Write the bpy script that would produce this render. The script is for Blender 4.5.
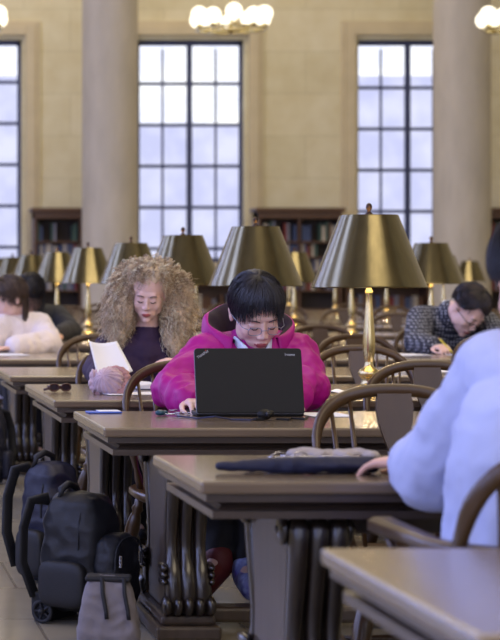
import bpy, bmesh, math, random
from mathutils import Vector, Matrix, noise
R = math.radians; PI = math.pi
random.seed(7)
SC = bpy.context.scene; COL = SC.collection
for o in list(bpy.data.objects): bpy.data.objects.remove(o)

# ------------------------------------------------------------------ camera
CAMZ = 1.17; F = 2000.0; CX = -165.0; HY = 279.0
cam_d = bpy.data.cameras.new('camera'); cam = bpy.data.objects.new('camera', cam_d); COL.objects.link(cam)
cam.location = (0, 0, CAMZ); cam.rotation_euler = (R(90), 0, 0)
cam_d.sensor_fit = 'HORIZONTAL'; cam_d.sensor_width = 36; cam_d.lens = 36 * F / 500
cam_d.shift_x = (250 - CX) / 500; cam_d.shift_y = -(320 - HY) / 500
cam_d.clip_end = 200
cam_d.dof.use_dof = True; cam_d.dof.focus_distance = 6.25; cam_d.dof.aperture_fstop = 6.8
SC.camera = cam
# ------------------------------------------------------------------ world, light, exposure
W = bpy.data.worlds.new('world'); SC.world = W; W.use_nodes = True
W.node_tree.nodes['Background'].inputs[0].default_value = (.62, .62, .82, 1)
W.node_tree.nodes['Background'].inputs[1].default_value = 0.55
SC.view_settings.view_transform = 'Standard'; SC.view_settings.look = 'None'
SC.view_settings.gamma = 1; SC.view_settings.use_curve_mapping = False
SC.view_settings.exposure = 0.35
def area(name, loc, rot, sx, sy, power, col):
    l = bpy.data.lights.new(name, 'AREA'); l.shape = 'RECTANGLE'; l.size = sx; l.size_y = sy
    l.energy = power; l.color = col
    o = bpy.data.objects.new(name, l); COL.objects.link(o); o.location = loc; o.rotation_euler = rot
    return o
S12 = 1.12; FZ = .15      # the place is laid out at 1/1.12 of real size and enlarged at the end of the script
LWIN = (-7.5, -2.0, 3.5, 9.0, 14.5, 20.0, 25.5)
RWIN = (-2.5, 2.5, 7.5)
# daylight through the tall windows of the left wall and the rear wall (one lamp per window)
for wy in LWIN: area('window_daylight', (-6.6, wy, 5.6), (0, R(-90), 0), 7.6, 2.0, 275, (.40, .48, 1.0))
for wx_ in RWIN: area('window_daylight', (wx_, -9.6, 5.6), (R(90), 0, 0), 2.0, 7.6, 140, (.74, .76, 1.0))
# added warm fill below the ceiling for ambient light, not from real fittings
for q in range(4): area('ceiling_fill', (4.0, -3 + q * 11, 11.5), (0, 0, 0), 9, 4, 430, (1.0, .84, .60))

# ------------------------------------------------------------------ materials
def lin(c):
    return tuple((v / 12.92 if v <= .04045 else ((v + .055) / 1.055) ** 2.4) for v in (x / 255 for x in c))
def mat(name, rgb, rough=.6, metal=0.0, var=.0, vscale=6, stretch=(1, 1, 1), bump=0.0, bscale=60, spec=.5, coat=0.0, sheen=0.0, rgb2=None, bdist=.002, aniso=0, sss=0):
    m = bpy.data.materials.new(name); m.use_nodes = True
    nt = m.node_tree; b = nt.nodes['Principled BSDF']
    c = lin(rgb); b.inputs['Base Color'].default_value = (*c, 1)
    b.inputs['Roughness'].default_value = rough; b.inputs['Metallic'].default_value = metal
    b.inputs['Specular IOR Level'].default_value = spec
    b.inputs['Coat Weight'].default_value = coat; b.inputs['Coat Roughness'].default_value = .15
    if sheen: b.inputs['Sheen Weight'].default_value = sheen
    if aniso: b.inputs['Anisotropic'].default_value = aniso
    if sss:
        b.inputs['Subsurface Weight'].default_value = sss; b.inputs['Subsurface Radius'].default_value = (.01, .004, .002)
    if var or bump or rgb2:
        tc = nt.nodes.new('ShaderNodeTexCoord'); mp = nt.nodes.new('ShaderNodeMapping'); mp.inputs['Scale'].default_value = stretch
        nt.links.new(tc.outputs['Object'], mp.inputs['Vector'])
    if var or rgb2:
        n = nt.nodes.new('ShaderNodeTexNoise'); n.inputs['Scale'].default_value = vscale; n.inputs['Detail'].default_value = 5
        nt.links.new(mp.outputs[0], n.inputs['Vector'])
        r = nt.nodes.new('ShaderNodeValToRGB'); r.color_ramp.elements[0].position = .3; r.color_ramp.elements[1].position = .7
        if rgb2: c0, c1 = c, lin(rgb2)
        else: c0 = tuple(v * (1 - var) for v in c); c1 = tuple(min(1, v * (1 + var)) for v in c)
        r.color_ramp.elements[0].color = (*c0, 1); r.color_ramp.elements[1].color = (*c1, 1)
        nt.links.new(n.outputs['Fac'], r.inputs[0]); nt.links.new(r.outputs[0], b.inputs['Base Color'])
    if bump:
        n2 = nt.nodes.new('ShaderNodeTexNoise'); n2.inputs['Scale'].default_value = bscale; n2.inputs['Detail'].default_value = 4
        nt.links.new(mp.outputs[0], n2.inputs['Vector'])
        bp = nt.nodes.new('ShaderNodeBump'); bp.inputs['Strength'].default_value = bump; bp.inputs['Distance'].default_value = bdist
        nt.links.new(n2.outputs['Fac'], bp.inputs['Height']); nt.links.new(bp.outputs[0], b.inputs['Normal'])
    return m
def emit(name, rgb, strength, var=0, vscale=1.0, rgb2=None):
    m = bpy.data.materials.new(name); m.use_nodes = True; nt = m.node_tree; nt.nodes.clear()
    out = nt.nodes.new('ShaderNodeOutputMaterial'); e = nt.nodes.new('ShaderNodeEmission')
    e.inputs[0].default_value = (*lin(rgb), 1); e.inputs[1].default_value = strength
    if rgb2:
        tc = nt.nodes.new('ShaderNodeTexCoord'); n = nt.nodes.new('ShaderNodeTexNoise'); n.inputs['Scale'].default_value = vscale
        n.inputs['Detail'].default_value = 3
        r = nt.nodes.new('ShaderNodeValToRGB'); r.color_ramp.elements[0].position = .38; r.color_ramp.elements[1].position = .62
        r.color_ramp.elements[0].color = (*lin(rgb), 1); r.color_ramp.elements[1].color = (*lin(rgb2), 1)
        nt.links.new(tc.outputs['Object'], n.inputs['Vector']); nt.links.new(n.outputs['Fac'], r.inputs[0]); nt.links.new(r.outputs[0], e.inputs[0])
    nt.links.new(e.outputs[0], out.inputs[0]); return m
def brickmat(name, c1, c2, cm, sx, sz, mortar, rough, rotx=True, bump=.3, spec=.5, coat=0):
    m = mat(name, c1, rough, spec=spec, coat=coat); nt = m.node_tree; b = nt.nodes['Principled BSDF']
    tc = nt.nodes.new('ShaderNodeTexCoord'); mp = nt.nodes.new('ShaderNodeMapping')
    if rotx: mp.inputs['Rotation'].default_value = (R(90), 0, 0)
    nt.links.new(tc.outputs['Object'], mp.inputs['Vector'])
    br = nt.nodes.new('ShaderNodeTexBrick'); br.inputs['Scale'].default_value = 1
    br.inputs['Brick Width'].default_value = sx; br.inputs['Row Height'].default_value = sz; br.inputs['Mortar Size'].default_value = mortar
    br.inputs['Mortar Smooth'].default_value = .4
    br.inputs['Color1'].default_value = (*lin(c1), 1); br.inputs['Color2'].default_value = (*lin(c2), 1); br.inputs['Mortar'].default_value = (*lin(cm), 1)
    nt.links.new(mp.outputs[0], br.inputs['Vector'])
    n = nt.nodes.new('ShaderNodeTexNoise'); n.inputs['Scale'].default_value = 2.5; n.inputs['Detail'].default_value = 6
    nt.links.new(tc.outputs['Object'], n.inputs['Vector'])
    mx = nt.nodes.new('ShaderNodeMix'); mx.data_type = 'RGBA'; mx.blend_type = 'OVERLAY'; mx.inputs[0].default_value = .35
    nt.links.new(br.outputs['Color'], mx.inputs[6]); nt.links.new(n.outputs['Fac'], mx.inputs[7]); nt.links.new(mx.outputs[2], b.inputs['Base Color'])
    bp = nt.nodes.new('ShaderNodeBump'); bp.inputs['Strength'].default_value = bump; bp.inputs['Distance'].default_value = .01; bp.invert = True
    nt.links.new(br.outputs['Fac'], bp.inputs['Height']); nt.links.new(bp.outputs[0], b.inputs['Normal'])
    return m

M_wall = brickmat('limestone_wall', (213, 204, 166), (221, 212, 176), (198, 189, 151), 1.6, .72, .008, .8)
M_stone = mat('architrave_stone', (205, 192, 158), .8, var=.06, vscale=3)
M_col = mat('column_stone', (186, 178, 162), .75, var=.08, vscale=3, stretch=(2, 2, .6))
M_ceil = mat('plaster_ceiling', (190, 178, 150), .9)
M_floor = brickmat('polished_floor', (142, 134, 116), (150, 142, 124), (116, 108, 94), .6, .6, .006, .22, rotx=False, bump=.08, spec=.5)
M_iron = mat('window_iron', (62, 70, 106), .5)
M_glass1 = emit('daylight_pane_low', (196, 200, 236), .93, vscale=1.3, rgb2=(218, 221, 248))
M_glass2 = emit('daylight_pane_high', (232, 236, 255), 1.15, vscale=1.1, rgb2=(252, 253, 255))
M_glassL = emit('left_window_pane', (170, 190, 255), 1.2)
M_top = mat('oak_tabletop', (110, 94, 76), .24, var=.16, vscale=4, stretch=(.5, 7, 7), bump=.12, bscale=30, coat=.5)
M_edge = mat('oak_edge', (64, 52, 43), .34, var=.25, vscale=5, stretch=(.4, 9, 14), bump=.2, bscale=24, coat=.2)
M_ped = mat('oak_pedestal', (68, 56, 46), .38, var=.2, vscale=5, stretch=(6, 6, .5), bump=.15, bscale=24, coat=.2)
M_carve = mat('dark_carved_oak', (34, 26, 21), .3, var=.25, vscale=8, stretch=(4, 4, .6), bump=.3, bscale=40, coat=.35)
M_chair = mat('dark_chair_wood', (68, 46, 22), .33, var=.2, vscale=9, stretch=(1, 1, .4), coat=.15)
M_brass = mat('antique_brass_shade', (116, 108, 82), .19, 1.0, var=.12, vscale=30, stretch=(1, 1, .05), bump=.05, bscale=120, aniso=.5)
M_shadein = mat('shade_inside', (235, 225, 200), .7)
M_brass2 = mat('polished_brass', (206, 190, 140), .24, 1.0, var=.12, vscale=12)
M_finial = mat('dark_bronze', (70, 56, 50), .35, .9, var=.1)
M_bulb = emit('lamp_bulb_glow', (255, 226, 170), 10)
M_globe = emit('frosted_globe_glow', (255, 246, 222), 1.9)
M_case = mat('walnut_bookcase', (88, 62, 44), .45, var=.2, vscale=5, stretch=(1, 1, 8))
M_caseb = mat('bookcase_back', (70, 60, 52), .7, var=.1)
M_skin = mat('skin', (214, 170, 150), .5, var=.05, vscale=14, sss=.05)
M_skin_p = mat('pale_skin', (226, 188, 176), .48, var=.05, vscale=14, sss=.05)
M_lip = mat('lips', (170, 84, 84), .4)
M_black = mat('black_plastic', (8, 8, 9), .5, spec=.3)

# ------------------------------------------------------------------ helpers
def link(o): COL.objects.link(o); return o
def tag(o, label=None, cat=None, group=None, kind=None):
    if label: o['label'] = label
    if cat: o['category'] = cat
    if group: o['group'] = group
    if kind: o['kind'] = kind
    return o
def empty(name, loc=(0, 0, 0), rz=0, label=None, cat=None, group=None, kind=None):
    o = link(bpy.data.objects.new(name, None)); o.location = loc; o.rotation_euler = (0, 0, rz); o.empty_display_size = .1
    return tag(o, label, cat, group, kind)
class MB:
    def __init__(s): s.v = []; s.f = []; s.mi = []; s.cur = 0
    def add(s, vs, fs):
        n = len(s.v); s.v += [tuple(v) for v in vs]; s.f += [tuple(i + n for i in f) for f in fs]; s.mi += [s.cur] * len(fs); return s
    def box(s, x0, x1, y0, y1, z0, z1, M=None):
        vs = [Vector(p) for p in ((x0, y0, z0), (x1, y0, z0), (x1, y1, z0), (x0, y1, z0), (x0, y0, z1), (x1, y0, z1), (x1, y1, z1), (x0, y1, z1))]
        if M is not None: vs = [M @ v for v in vs]
        return s.add(vs, [(0, 3, 2, 1), (4, 5, 6, 7), (0, 1, 5, 4), (1, 2, 6, 5), (2, 3, 7, 6), (3, 0, 4, 7)])
    def lathe(s, prof, n=20, M=None, cap=True):
        """prof: (r,z) list, bottom to top"""
        vs = []; fs = []
        for r, z in prof:
            for k in range(n):
                a = 2 * PI * k / n; vs.append(Vector((r * math.cos(a), r * math.sin(a), z)))
        for j in range(len(prof) - 1):
            for k in range(n):
                k2 = (k + 1) % n; fs.append((j * n + k, j * n + k2, (j + 1) * n + k2, (j + 1) * n + k))
        if cap:
            fs.append(tuple(range(n - 1, -1, -1))); fs.append(tuple((len(prof) - 1) * n + k for k in range(n)))
        if M is not None: vs = [M @ v for v in vs]
        return s.add(vs, fs)
    def turned(s, p0, p1, prof, n=12):
        """prof (r, t) between two points"""
        p0 = Vector(p0); p1 = Vector(p1); d = p1 - p0; L = d.length
        M = Matrix.Translation(p0) @ d.to_track_quat('Z', 'Y').to_matrix().to_4x4()
        return s.lathe([(r, t * L) for r, t in prof], n, M)
    def sweep(s, pts, w, h, side=None, closed=False, n=8, ws=None):
        """elliptic section tube along pts"""
        pts = [Vector(p) for p in pts]; N = len(pts); vs = []; fs = []
        for i, p in enumerate(pts):
            if closed: t = pts[(i + 1) % N] - pts[i - 1]
            else: t = pts[min(i + 1, N - 1)] - pts[max(i - 1, 0)]
            t.normalize()
            a = Vector(side) if side is not None else (Vector((0, 0, 1)) if abs(t.z) < .95 else Vector((0, 1, 0)))
            b = t.cross(a)
            if b.length < 1e-4: b = t.cross(Vector((1, 0, 0)))
            b.normalize(); a = b.cross(t).normalized()
            k_ = ws[i] if ws else 1
            for k in range(n):
                an = 2 * PI * k / n + PI / n
                ca, sa = math.cos(an), math.sin(an)
                ca = math.copysign(abs(ca) ** .7, ca); sa = math.copysign(abs(sa) ** .7, sa)
                vs.append(p + b * (w / 2 * ca * k_) + a * (h / 2 * sa * k_))
        m = N if closed else N - 1
        for i in range(m):
            i2 = (i + 1) % N
            for k in range(n):
                k2 = (k + 1) % n; fs.append((i * n + k, i * n + k2, i2 * n + k2, i2 * n + k))
        if not closed: fs.append(tuple(range(n - 1, -1, -1))); fs.append(tuple((N - 1) * n + k for k in range(n)))
        return s.add(vs, fs)
    def prism(s, outline, d, M=None):
        """outline (x,z) extruded +-d/2 along y"""
        n = len(outline); vs = [Vector((x, -d / 2, z)) for x, z in outline] + [Vector((x, d / 2, z)) for x, z in outline]
        fs = [tuple(range(n)), tuple(range(2 * n - 1, n - 1, -1))] + [(k, k + n, (k + 1) % n + n, (k + 1) % n) for k in range(n)]
        if M is not None: vs = [M @ v for v in vs]
        return s.add(vs, fs)
    def ell(s, c, r, M=None, nu=16, nv=10):
        vs = []; fs = []
        for j in range(nv + 1):
            th = PI * j / nv
            for k in range(nu):
                a = 2 * PI * k / nu
                vs.append(Vector((c[0] + r[0] * math.sin(th) * math.cos(a), c[1] + r[1] * math.sin(th) * math.sin(a), c[2] - r[2] * math.cos(th))))
        for j in range(nv):
            for k in range(nu):
                k2 = (k + 1) % nu; fs.append((j * nu + k, j * nu + k2, (j + 1) * nu + k2, (j + 1) * nu + k))
        if M is not None: vs = [M @ v for v in vs]
        return s.add(vs, fs)
    def cap(s, p0, p1, r0, r1, n=14):
        """tapered capsule"""
        p0 = Vector(p0); p1 = Vector(p1); d = p1 - p0; L = max(d.length, 1e-5)
        M = Matrix.Translation(p0) @ d.to_track_quat('Z', 'Y').to_matrix().to_4x4()
        prof = [(r0 * math.sin(a), -r0 * math.cos(a)) for a in [R(x) for x in (4, 20, 40, 60, 80, 90)]] + \
               [(r1 * math.sin(a), L - r1 * math.cos(a)) for a in [R(x) for x in (90, 100, 120, 140, 160, 176)]]
        return s.lathe(prof, n, M)
    def mesh(s, name):
        me = bpy.data.meshes.new(name); me.from_pydata(s.v, [], s.f); me.validate(); me.update()
        if len(me.polygons) == len(s.mi) and any(s.mi): me.polygons.foreach_set('material_index', s.mi)
        return me
    def build(s, name, m, parent=None, smooth=False, bevel=0, loc=None, seg=2, merge=False):
        me = s.mesh(name)
        bm = bmesh.new(); bm.from_mesh(me)
        if merge: bmesh.ops.remove_doubles(bm, verts=bm.verts, dist=1e-5)
        bmesh.ops.recalc_face_normals(bm, faces=bm.faces); bm.to_mesh(me); bm.free()
        for x in (m if isinstance(m, (list, tuple)) else [m]): me.materials.append(x)
        if smooth: me.shade_smooth()
        o = link(bpy.data.objects.new(name, me))
        if parent: o.parent = parent
        if loc: o.location = loc
        if bevel:
            b = o.modifiers.new('b', 'BEVEL'); b.width = bevel; b.segments = seg; b.limit_method = 'ANGLE'; b.angle_limit = R(40)
        return o
def smooth_angle(o, ang=35):
    me = o.data; me.shade_smooth()
    bm = bmesh.new(); bm.from_mesh(me)
    for e in bm.edges:
        if len(e.link_faces) == 2 and e.calc_face_angle(0) > R(ang): e.smooth = False
    bm.to_mesh(me); bm.free(); return o
def copy_tree(o, parent=None):
    c = o.copy(); COL.objects.link(c); c.parent = parent
    for ch in KIDS.get(o.name, ()): copy_tree(ch, c)
    return c
KIDS = {}
def index_kids(root):
    for o in COL.objects:
        if o.parent: 
            l = KIDS.setdefault(o.parent.name, [])
            if o not in l: l.append(o)
def P(px, py, z):  # a photo point at distance z
    return Vector(((px - CX) * z / F, z, CAMZ - (py - HY) * z / F))

# ------------------------------------------------------------------ structure
def struct(o): o['kind'] = 'structure'; return o
struct(MB().box(-7, 14, -10, 36, FZ - .1, FZ).build('floor', M_floor))
struct(MB().box(-7, 14, -10, 36, 12, 12.1).build('ceiling', M_ceil))
WZ = 34.0; k = WZ / F
WINS = [(-83, 22), (138, 245), (358, 464)]
wx = [((a - CX) * k, (b - CX) * k) for a, b in WINS]
WB, WT = 1.45, CAMZ + (HY - 39) * k
mb = MB(); xs = [-7] + [v for ab in wx for v in ab] + [14]
for i in range(0, len(xs), 2): mb.box(xs[i], xs[i + 1], WZ, WZ + .6, FZ, 12)
for a, b in wx: mb.box(a, b, WZ, WZ + .6, WT, 12); mb.box(a, b, WZ, WZ + .6, FZ, WB)
struct(mb.build('wall_back', M_wall))
# left and rear walls with tall openings
mb = MB(); ys = [-10] + [v for wy in LWIN for v in (wy - 1.05, wy + 1.05)] + [36]
for i in range(0, len(ys), 2): mb.box(-7.4, -7, ys[i], ys[i + 1], FZ, 12)
for i in range(1, len(ys) - 1, 2): mb.box(-7.4, -7, ys[i], ys[i + 1], FZ, 1.7); mb.box(-7.4, -7, ys[i], ys[i + 1], 9.6, 12)
struct(mb.build('wall_left', M_wall))
mb = MB(); ys = [-7.4] + [v for wy in RWIN for v in (wy - 1.05, wy + 1.05)] + [14]
for i in range(0, len(ys), 2): mb.box(ys[i], ys[i + 1], -10.4, -10, FZ, 12)
for i in range(1, len(ys) - 1, 2): mb.box(ys[i], ys[i + 1], -10.4, -10, FZ, 1.7); mb.box(ys[i], ys[i + 1], -10.4, -10, 9.6, 12)
struct(mb.build('wall_rear', M_wall))
struct(MB().box(14, 14.4, -10, 36, FZ, 12).build('wall_right', M_wall))
n_w = 3
for a, b in wx:
    pass
for i, (a, b) in enumerate(wx):
    root = empty('window_%d' % (i + 1), ((a + b) / 2, WZ, WB)); root['kind'] = 'structure'
    w = b - a; h = WT - WB
    fr = MB(); fr.box(-w / 2, -w / 2 + .06, .2, .32, 0, h); fr.box(w / 2 - .06, w / 2, .2, .32, 0, h)
    fr.box(-w / 2, w / 2, .2, .32, h - .09, h); fr.box(-w / 2, w / 2, .2, .32, 0, .08)
    fr.box(-.045, .045, .18, .34, 0, h)
    fr.build('window_frame', M_iron, root)
    bars = MB()
    for sx in (-1, 1): bars.box(sx * w / 4 - .018, sx * w / 4 + .018, .22, .3, .08, h - .14)
    zt = h - .70 * (.0)
    top_off = {0: 39.5, 1: 41, 2: 45}[i]
    for q in range(1, 6):
        yy = top_off + 41.5 * q; z = CAMZ + (HY - yy) * k - WB
        if .1 < z < h - .15: bars.box(-w / 2 + .05, w / 2 - .05, .215, .305, z - .028, z + .028)
    bars.build('muntin', M_iron, root)
    g = MB(); g.box(-w / 2, w / 2, .255, .265, h - 1.47 if i == 1 else h - .6, h); g.cur = 1; g.box(-w / 2, w / 2, .255, .265, 0, h - 1.47 if i == 1 else h - .6)
    g.build('window_glass', [M_glass2, M_glass1], root)
    # stone architrave
    t = MB()
    for (u, v, d) in ((.06, .22, .10), (.22, .30, .06)):
        t.box(-w / 2 - v, -w / 2 - u, -d, .02, 0, h + v); t.box(w / 2 + u, w / 2 + v, -d, .02, 0, h + v); t.box(-w / 2 - u, w / 2 + u, -d, .02, h + u, h + v)
    t.box(-w / 2 - .3, w / 2 + .3, -.12, .02, -.1, -.002)
    t.build('window_surround', M_stone, root, bevel=.01)
for j in range(len(LWIN) + len(RWIN)):
    left = j < len(LWIN)
    root = empty('window_%d' % (4 + j), (-7, LWIN[j], 1.7) if left else (RWIN[j - len(LWIN)], -10, 1.7), 0 if left else R(90)); root['kind'] = 'structure'
    fr = MB()
    for y in (-1.05, -.35, .35, 1.0): fr.box(-.3, -.22, y, y + .05, 0, 7.9)
    for q in range(10): fr.box(-.29, -.23, -1.05, 1.05, q * .87, q * .87 + .05)
    fr.build('window_frame', M_iron, root)
    MB().box(-.27, -.26, -1.05, 1.05, 0, 7.9).build('window_glass', M_glassL, root)
# columns
for i, (pxc, zc) in enumerate(((110, 31.0), (462, 31.0))):
    X = (pxc - CX) * zc / F; r = 28 * zc / F
    c = MB().lathe([(r * 1.35, FZ), (r * 1.35, .35), (r * 1.2, .38), (r * 1.28, .42), (r * 1.05, .55), (r, .7), (r * .99, 4), (r * .97, 11.2), (r * 1.1, 11.4), (r * 1.3, 11.8), (r * 1.3, 12)], 40)
    o = c.build('column', M_col, loc=(X, zc, 0)); smooth_angle(o); struct(o); o.name = 'trim_%d' % (i + 1)
# wall string course and baseboard
struct(MB().box(-7, 14, WZ - .05, WZ, FZ, .45).build('baseboard_back', M_stone, bevel=.01))

# ------------------------------------------------------------------ bookcases and books
BOOKC = [mat('book_cloth_%s' % n, c, .6, var=.15) for n, c in (('red', (122, 50, 44)), ('green', (58, 84, 74)), ('blue', (62, 76, 110)), ('cream', (190, 180, 160)), ('brown', (100, 70, 50)), ('grey', (120, 120, 132)))]
BN = ['red', 'green', 'blue', 'cream', 'brown', 'grey']
# (left px, right px, words, top y px)
CASES = [(34, 128, 'behind the left column', 209), (258, 342, 'between the two tall windows', 209), (487, 560, 'at the right edge behind the right column', 209)]
zc = 33.3; kk = zc / F
book0 = {}
def make_book(ci):
    m = MB(); m.box(-.02, .02, -.09, .09, 0, .26); me = m.mesh('book')
    me.materials.append(BOOKC[ci]); o = bpy.data.objects.new('book', me); return o
for ci in range(6): book0[ci] = make_book(ci)
for bi, (l, r, words_, ty) in enumerate(CASES):
    x0 = (l - CX) * kk; x1 = (r - CX) * kk; H = CAMZ + (HY - ty) * kk - FZ
    root = empty('bookcase', ((x0 + x1) / 2, zc + .3, FZ), label='tall dark walnut bookcase ' + words_, cat='bookcase')
    w = (x1 - x0) / 2
    c = MB(); c.box(-w, -w + .05, -.3, .12, 0, H); c.box(w - .05, w, -.3, .12, 0, H); c.box(-.02, .02, -.28, .12, 0, H - .1); c.box(-w, w, -.32, .12, H - .16, H - .04)
    c.build('case', M_case, root, bevel=.004)
    MB().box(-w - .05, w + .05, -.36, .14, H - .05, H + .02).build('cornice', M_case, root, bevel=.015)
    MB().box(-w + .05, w - .05, .08, .1, 0, H - .1).build('back_panel', M_caseb, root)
    levels = [CAMZ + (HY - y) * kk - FZ for y in (241, 256.5, 271, 290, 309)]
    for z in levels: MB().box(-w + .05, w - .05, -.28, .1, z - .03, z).build('shelf', M_case, root)
    for si, z in enumerate(levels[:4]):
        x = -w + .07; 
        shw = ['top', 'second', 'third', 'fourth'][si]; cn = ['left', 'middle', 'right'][bi]
        while x < w - .1:
            if abs(x) < .05: x = .05
            if random.random() < .12: x += random.choice((.06, .14)); continue
            ci = random.choices(range(6), ([1, 5, 4, 2, 2, 3] if si == 0 else [2, 1, 3, 4, 2, 3]))[0]
            b = book0[ci].copy(); COL.objects.link(b)
            hs = random.uniform(.75, .98) if si else random.uniform(.9, 1.2); tw = random.uniform(.8, 1.35)
            if si: hs = min(hs, .9)
            b.scale = (tw, 1, hs * (.9 if si else 1.05)); b.location = (root.location.x + x + .02 * tw, zc + .16, z + .001 + FZ)
            gname = '%s books on the %s shelf of the %s bookcase' % (BN[ci], shw, cn)
            tag(b, '%s %s book on the %s shelf, %s half of the %s bookcase' % ('wide' if tw > 1.08 else 'thin', BN[ci], shw, 'left' if x < 0 else 'right', cn), 'book', gname)
            x += .04 * tw + .004

for li, (l, r) in enumerate(((134, 252), (346, 430), (434, 486))):
    nm = ['left', 'middle', 'right'][li]; x0 = (l - CX) * kk; x1 = (r - CX) * kk; w = (x1 - x0) / 2; H = CAMZ + (HY - 286) * kk - FZ
    root = empty('low_bookcase', ((x0 + x1) / 2, zc + .3, FZ), label='%s of the three waist high dark bookcases under the tall windows' % nm, cat='bookcase')
    c = MB(); c.box(-w, -w + .04, -.3, .1, 0, H); c.box(w - .04, w, -.3, .1, 0, H); c.box(-w + .04, w - .04, .06, .1, 0, H); c.build('case', M_case, root)
    MB().box(-w - .02, w + .02, -.34, .12, H, H + .05).build('worktop', M_case, root, bevel=.01)
    for z in (.02, .42): MB().box(-w + .04, w - .04, -.28, .06, z, z + .03).build('shelf', M_case, root)
    x = -w + .06
    while x < w - .12:
        ci = random.choice((0, 4, 4, 3, 5, 2)); b = book0[ci].copy(); COL.objects.link(b); tw = random.uniform(1.2, 2.2)
        b.scale = (tw, 1, random.uniform(.9, 1.25)); b.location = (root.location.x + x + .02 * tw, zc + .16, FZ + .451)
        tag(b, '%s %s book, %s half of the %s low bookcase' % ('wide' if tw > 1.7 else 'thin', BN[ci], 'left' if x < 0 else 'right', nm), 'book', '%s books in the %s low bookcase' % (BN[ci], nm))
        x += .04 * tw + random.choice((.01, .01, .06))
# ------------------------------------------------------------------ tables
X0 = .74; TH = .61
TABLES = [  # front z, back z, words
    (2.30, 3.05, 'nearest reading table at the bottom right corner'),
    (4.04, 4.66, 'second nearest reading table with the dark blue pouch on it'),
    (5.50, 6.21, 'reading table carrying the open black laptop'),
    (6.76, 7.80, 'reading table with the knitted hat and papers'),
    (8.45, 9.30, 'reading table right behind the woman with frizzy hair'),
    (10.20, 11.10, 'reading table where the girl in the cream sweater sits'),
    (12.50, 13.40, 'seventh reading table, behind the cream sweater girl'),
    (14.50, 15.40, 'eighth reading table towards the back'),
    (17.00, 17.85, 'ninth reading table towards the back'),
    (19.00, 19.80, 'tenth reading table towards the back'),
    (21.00, 21.80, 'eleventh reading table, far down the hall'),
    (23.20, 24.00, 'twelfth reading table, far down the hall'),
    (25.60, 26.40, 'furthest reading table before the back columns')]
TL_ = 9.4
def make_table(f, b, words_, ti):
    D = b - f; cy = (f + b) / 2
    root = empty('reading_table', (X0, cy, FZ), label='long oak ' + words_, cat='table', group='reading tables')
    h = D / 2
    MB().box(0, TL_, -h, h, TH - .026, TH).build('tabletop', M_top, root, bevel=.006)
    e = MB(); e.box(.012, TL_ - .012, -h + .012, h - .012, TH - .042, TH - .026)
    e.build('edge_band', M_edge, root)
    # lower moulding: stepped apron
    a = MB(); prof = [(.0, -.042), (.016, -.044), (.028, -.052), (.020, -.060), (.006, -.062), (.006, -.078), (.05, -.079)]
    i0 = .022
    def ring(ins, z): return [Vector((ins, -h + ins, z)), Vector((TL_ - ins, -h + ins, z)), Vector((TL_ - ins, h - ins, z)), Vector((ins, h - ins, z))]
    rings = [ring(i0 + p, TH + z) for p, z in prof]
    vs = [v for r_ in rings for v in r_]; fs = []
    for j in range(len(rings) - 1):
        for q in range(4): fs.append((j * 4 + q, j * 4 + (q + 1) % 4, (j + 1) * 4 + (q + 1) % 4, (j + 1) * 4 + q))
    fs.append((0, 3, 2, 1)); n = (len(rings) - 1) * 4; fs.append((n, n + 1, n + 2, n + 3))
    a.add(vs, fs); a.build('apron', M_edge, root)
    # trestle pedestals
    pd = .46 if ti == 1 else .43
    for side, xin in ((1, .195), (-1, TL_ - .195), (1, 4.6)):
        if side == -1 and ti < 6: pass
        S = Matrix.Translation((xin, 0, 0)) @ Matrix.Diagonal((side, 1, 1, 1))
        p = MB(); hy = pd / 2
        # slab: profile in (y,z), extruded over x
        half = [(hy * .98, .54), (hy * .98, .51), (hy * .86, .49), (hy * .80, .44), (hy * .72, .35), (hy * .68, .27), (hy * .70, .22), (hy * .84, .19), (hy * .9, .12), (hy * .86, .07)]
        outl = half + [(-y, z) for y, z in reversed(half)]
        Mx = S @ Matrix.Translation((.062, 0, 0)) @ Matrix.Rotation(R(90), 4, 'Z')
        p.prism(outl, .105, Mx)
        po = p.build('pedestal', M_ped, root, bevel=.008)
        q = MB(); q.box(-.03, .155, -hy * 1.06, hy * 1.06, 0, .042, S); q.box(-.015, .14, -hy * 1.0, hy * 1.0, .042, .07, S)
        q.build('plinth', M_ped, po, bevel=.01)
        # scrolled consoles near and far: three reeds ending in a lion paw
        for sy in (-1, 1):
            c = MB()
            for rx in (.022, .062, .102):
                path = [(rx, sy * (hy * .9), .53), (rx, sy * (hy * .98), .50), (rx, sy * (hy * .93), .44), (rx, sy * (hy * .82), .35), (rx, sy * (hy * .74), .28), (rx, sy * (hy * .76), .23), (rx, sy * (hy * .86), .19), (rx, sy * (hy * .94), .135), (rx, sy * hy * .9, .08)]
                c.sweep([S @ Vector(x) for x in path], .038, .05, side=(0, 1, 0), ws=[.9, 1.2, 1.1, 1, .9, .9, 1.25, 1.4, 1.2])
            for rx in (.0, .031, .062, .093, .124): c.ell((rx, sy * hy * .99, .098), (.017, .035, .03), S, 10, 6)   # toes
            for rx in (-.006, .128):
                for z_ in (.205, .185, .165): c.ell((rx, sy * hy * .85, z_), (.012, .05, .012), S, 10, 6)   # fur tufts
                c.ell((rx, sy * hy * .86, .50), (.013, .034, .034), S, 12, 6)   # scroll eye
                c.ell((rx, sy * hy * .86, .50), (.018, .014, .014), S, 10, 6)
            c.build('carved_console', M_carve, po, smooth=True)
    MB().box(.30, TL_ - .30, -.045, .045, .02, .065).build('stretcher', M_ped, root, bevel=.01)
    MB().box(.36, TL_ - .36, -.03, .03, .47, TH - .075).build('top_rail', M_ped, root, bevel=.006)
    return root
for ti, (f, b, w_) in enumerate(TABLES): make_table(f, b, w_, ti)

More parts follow.
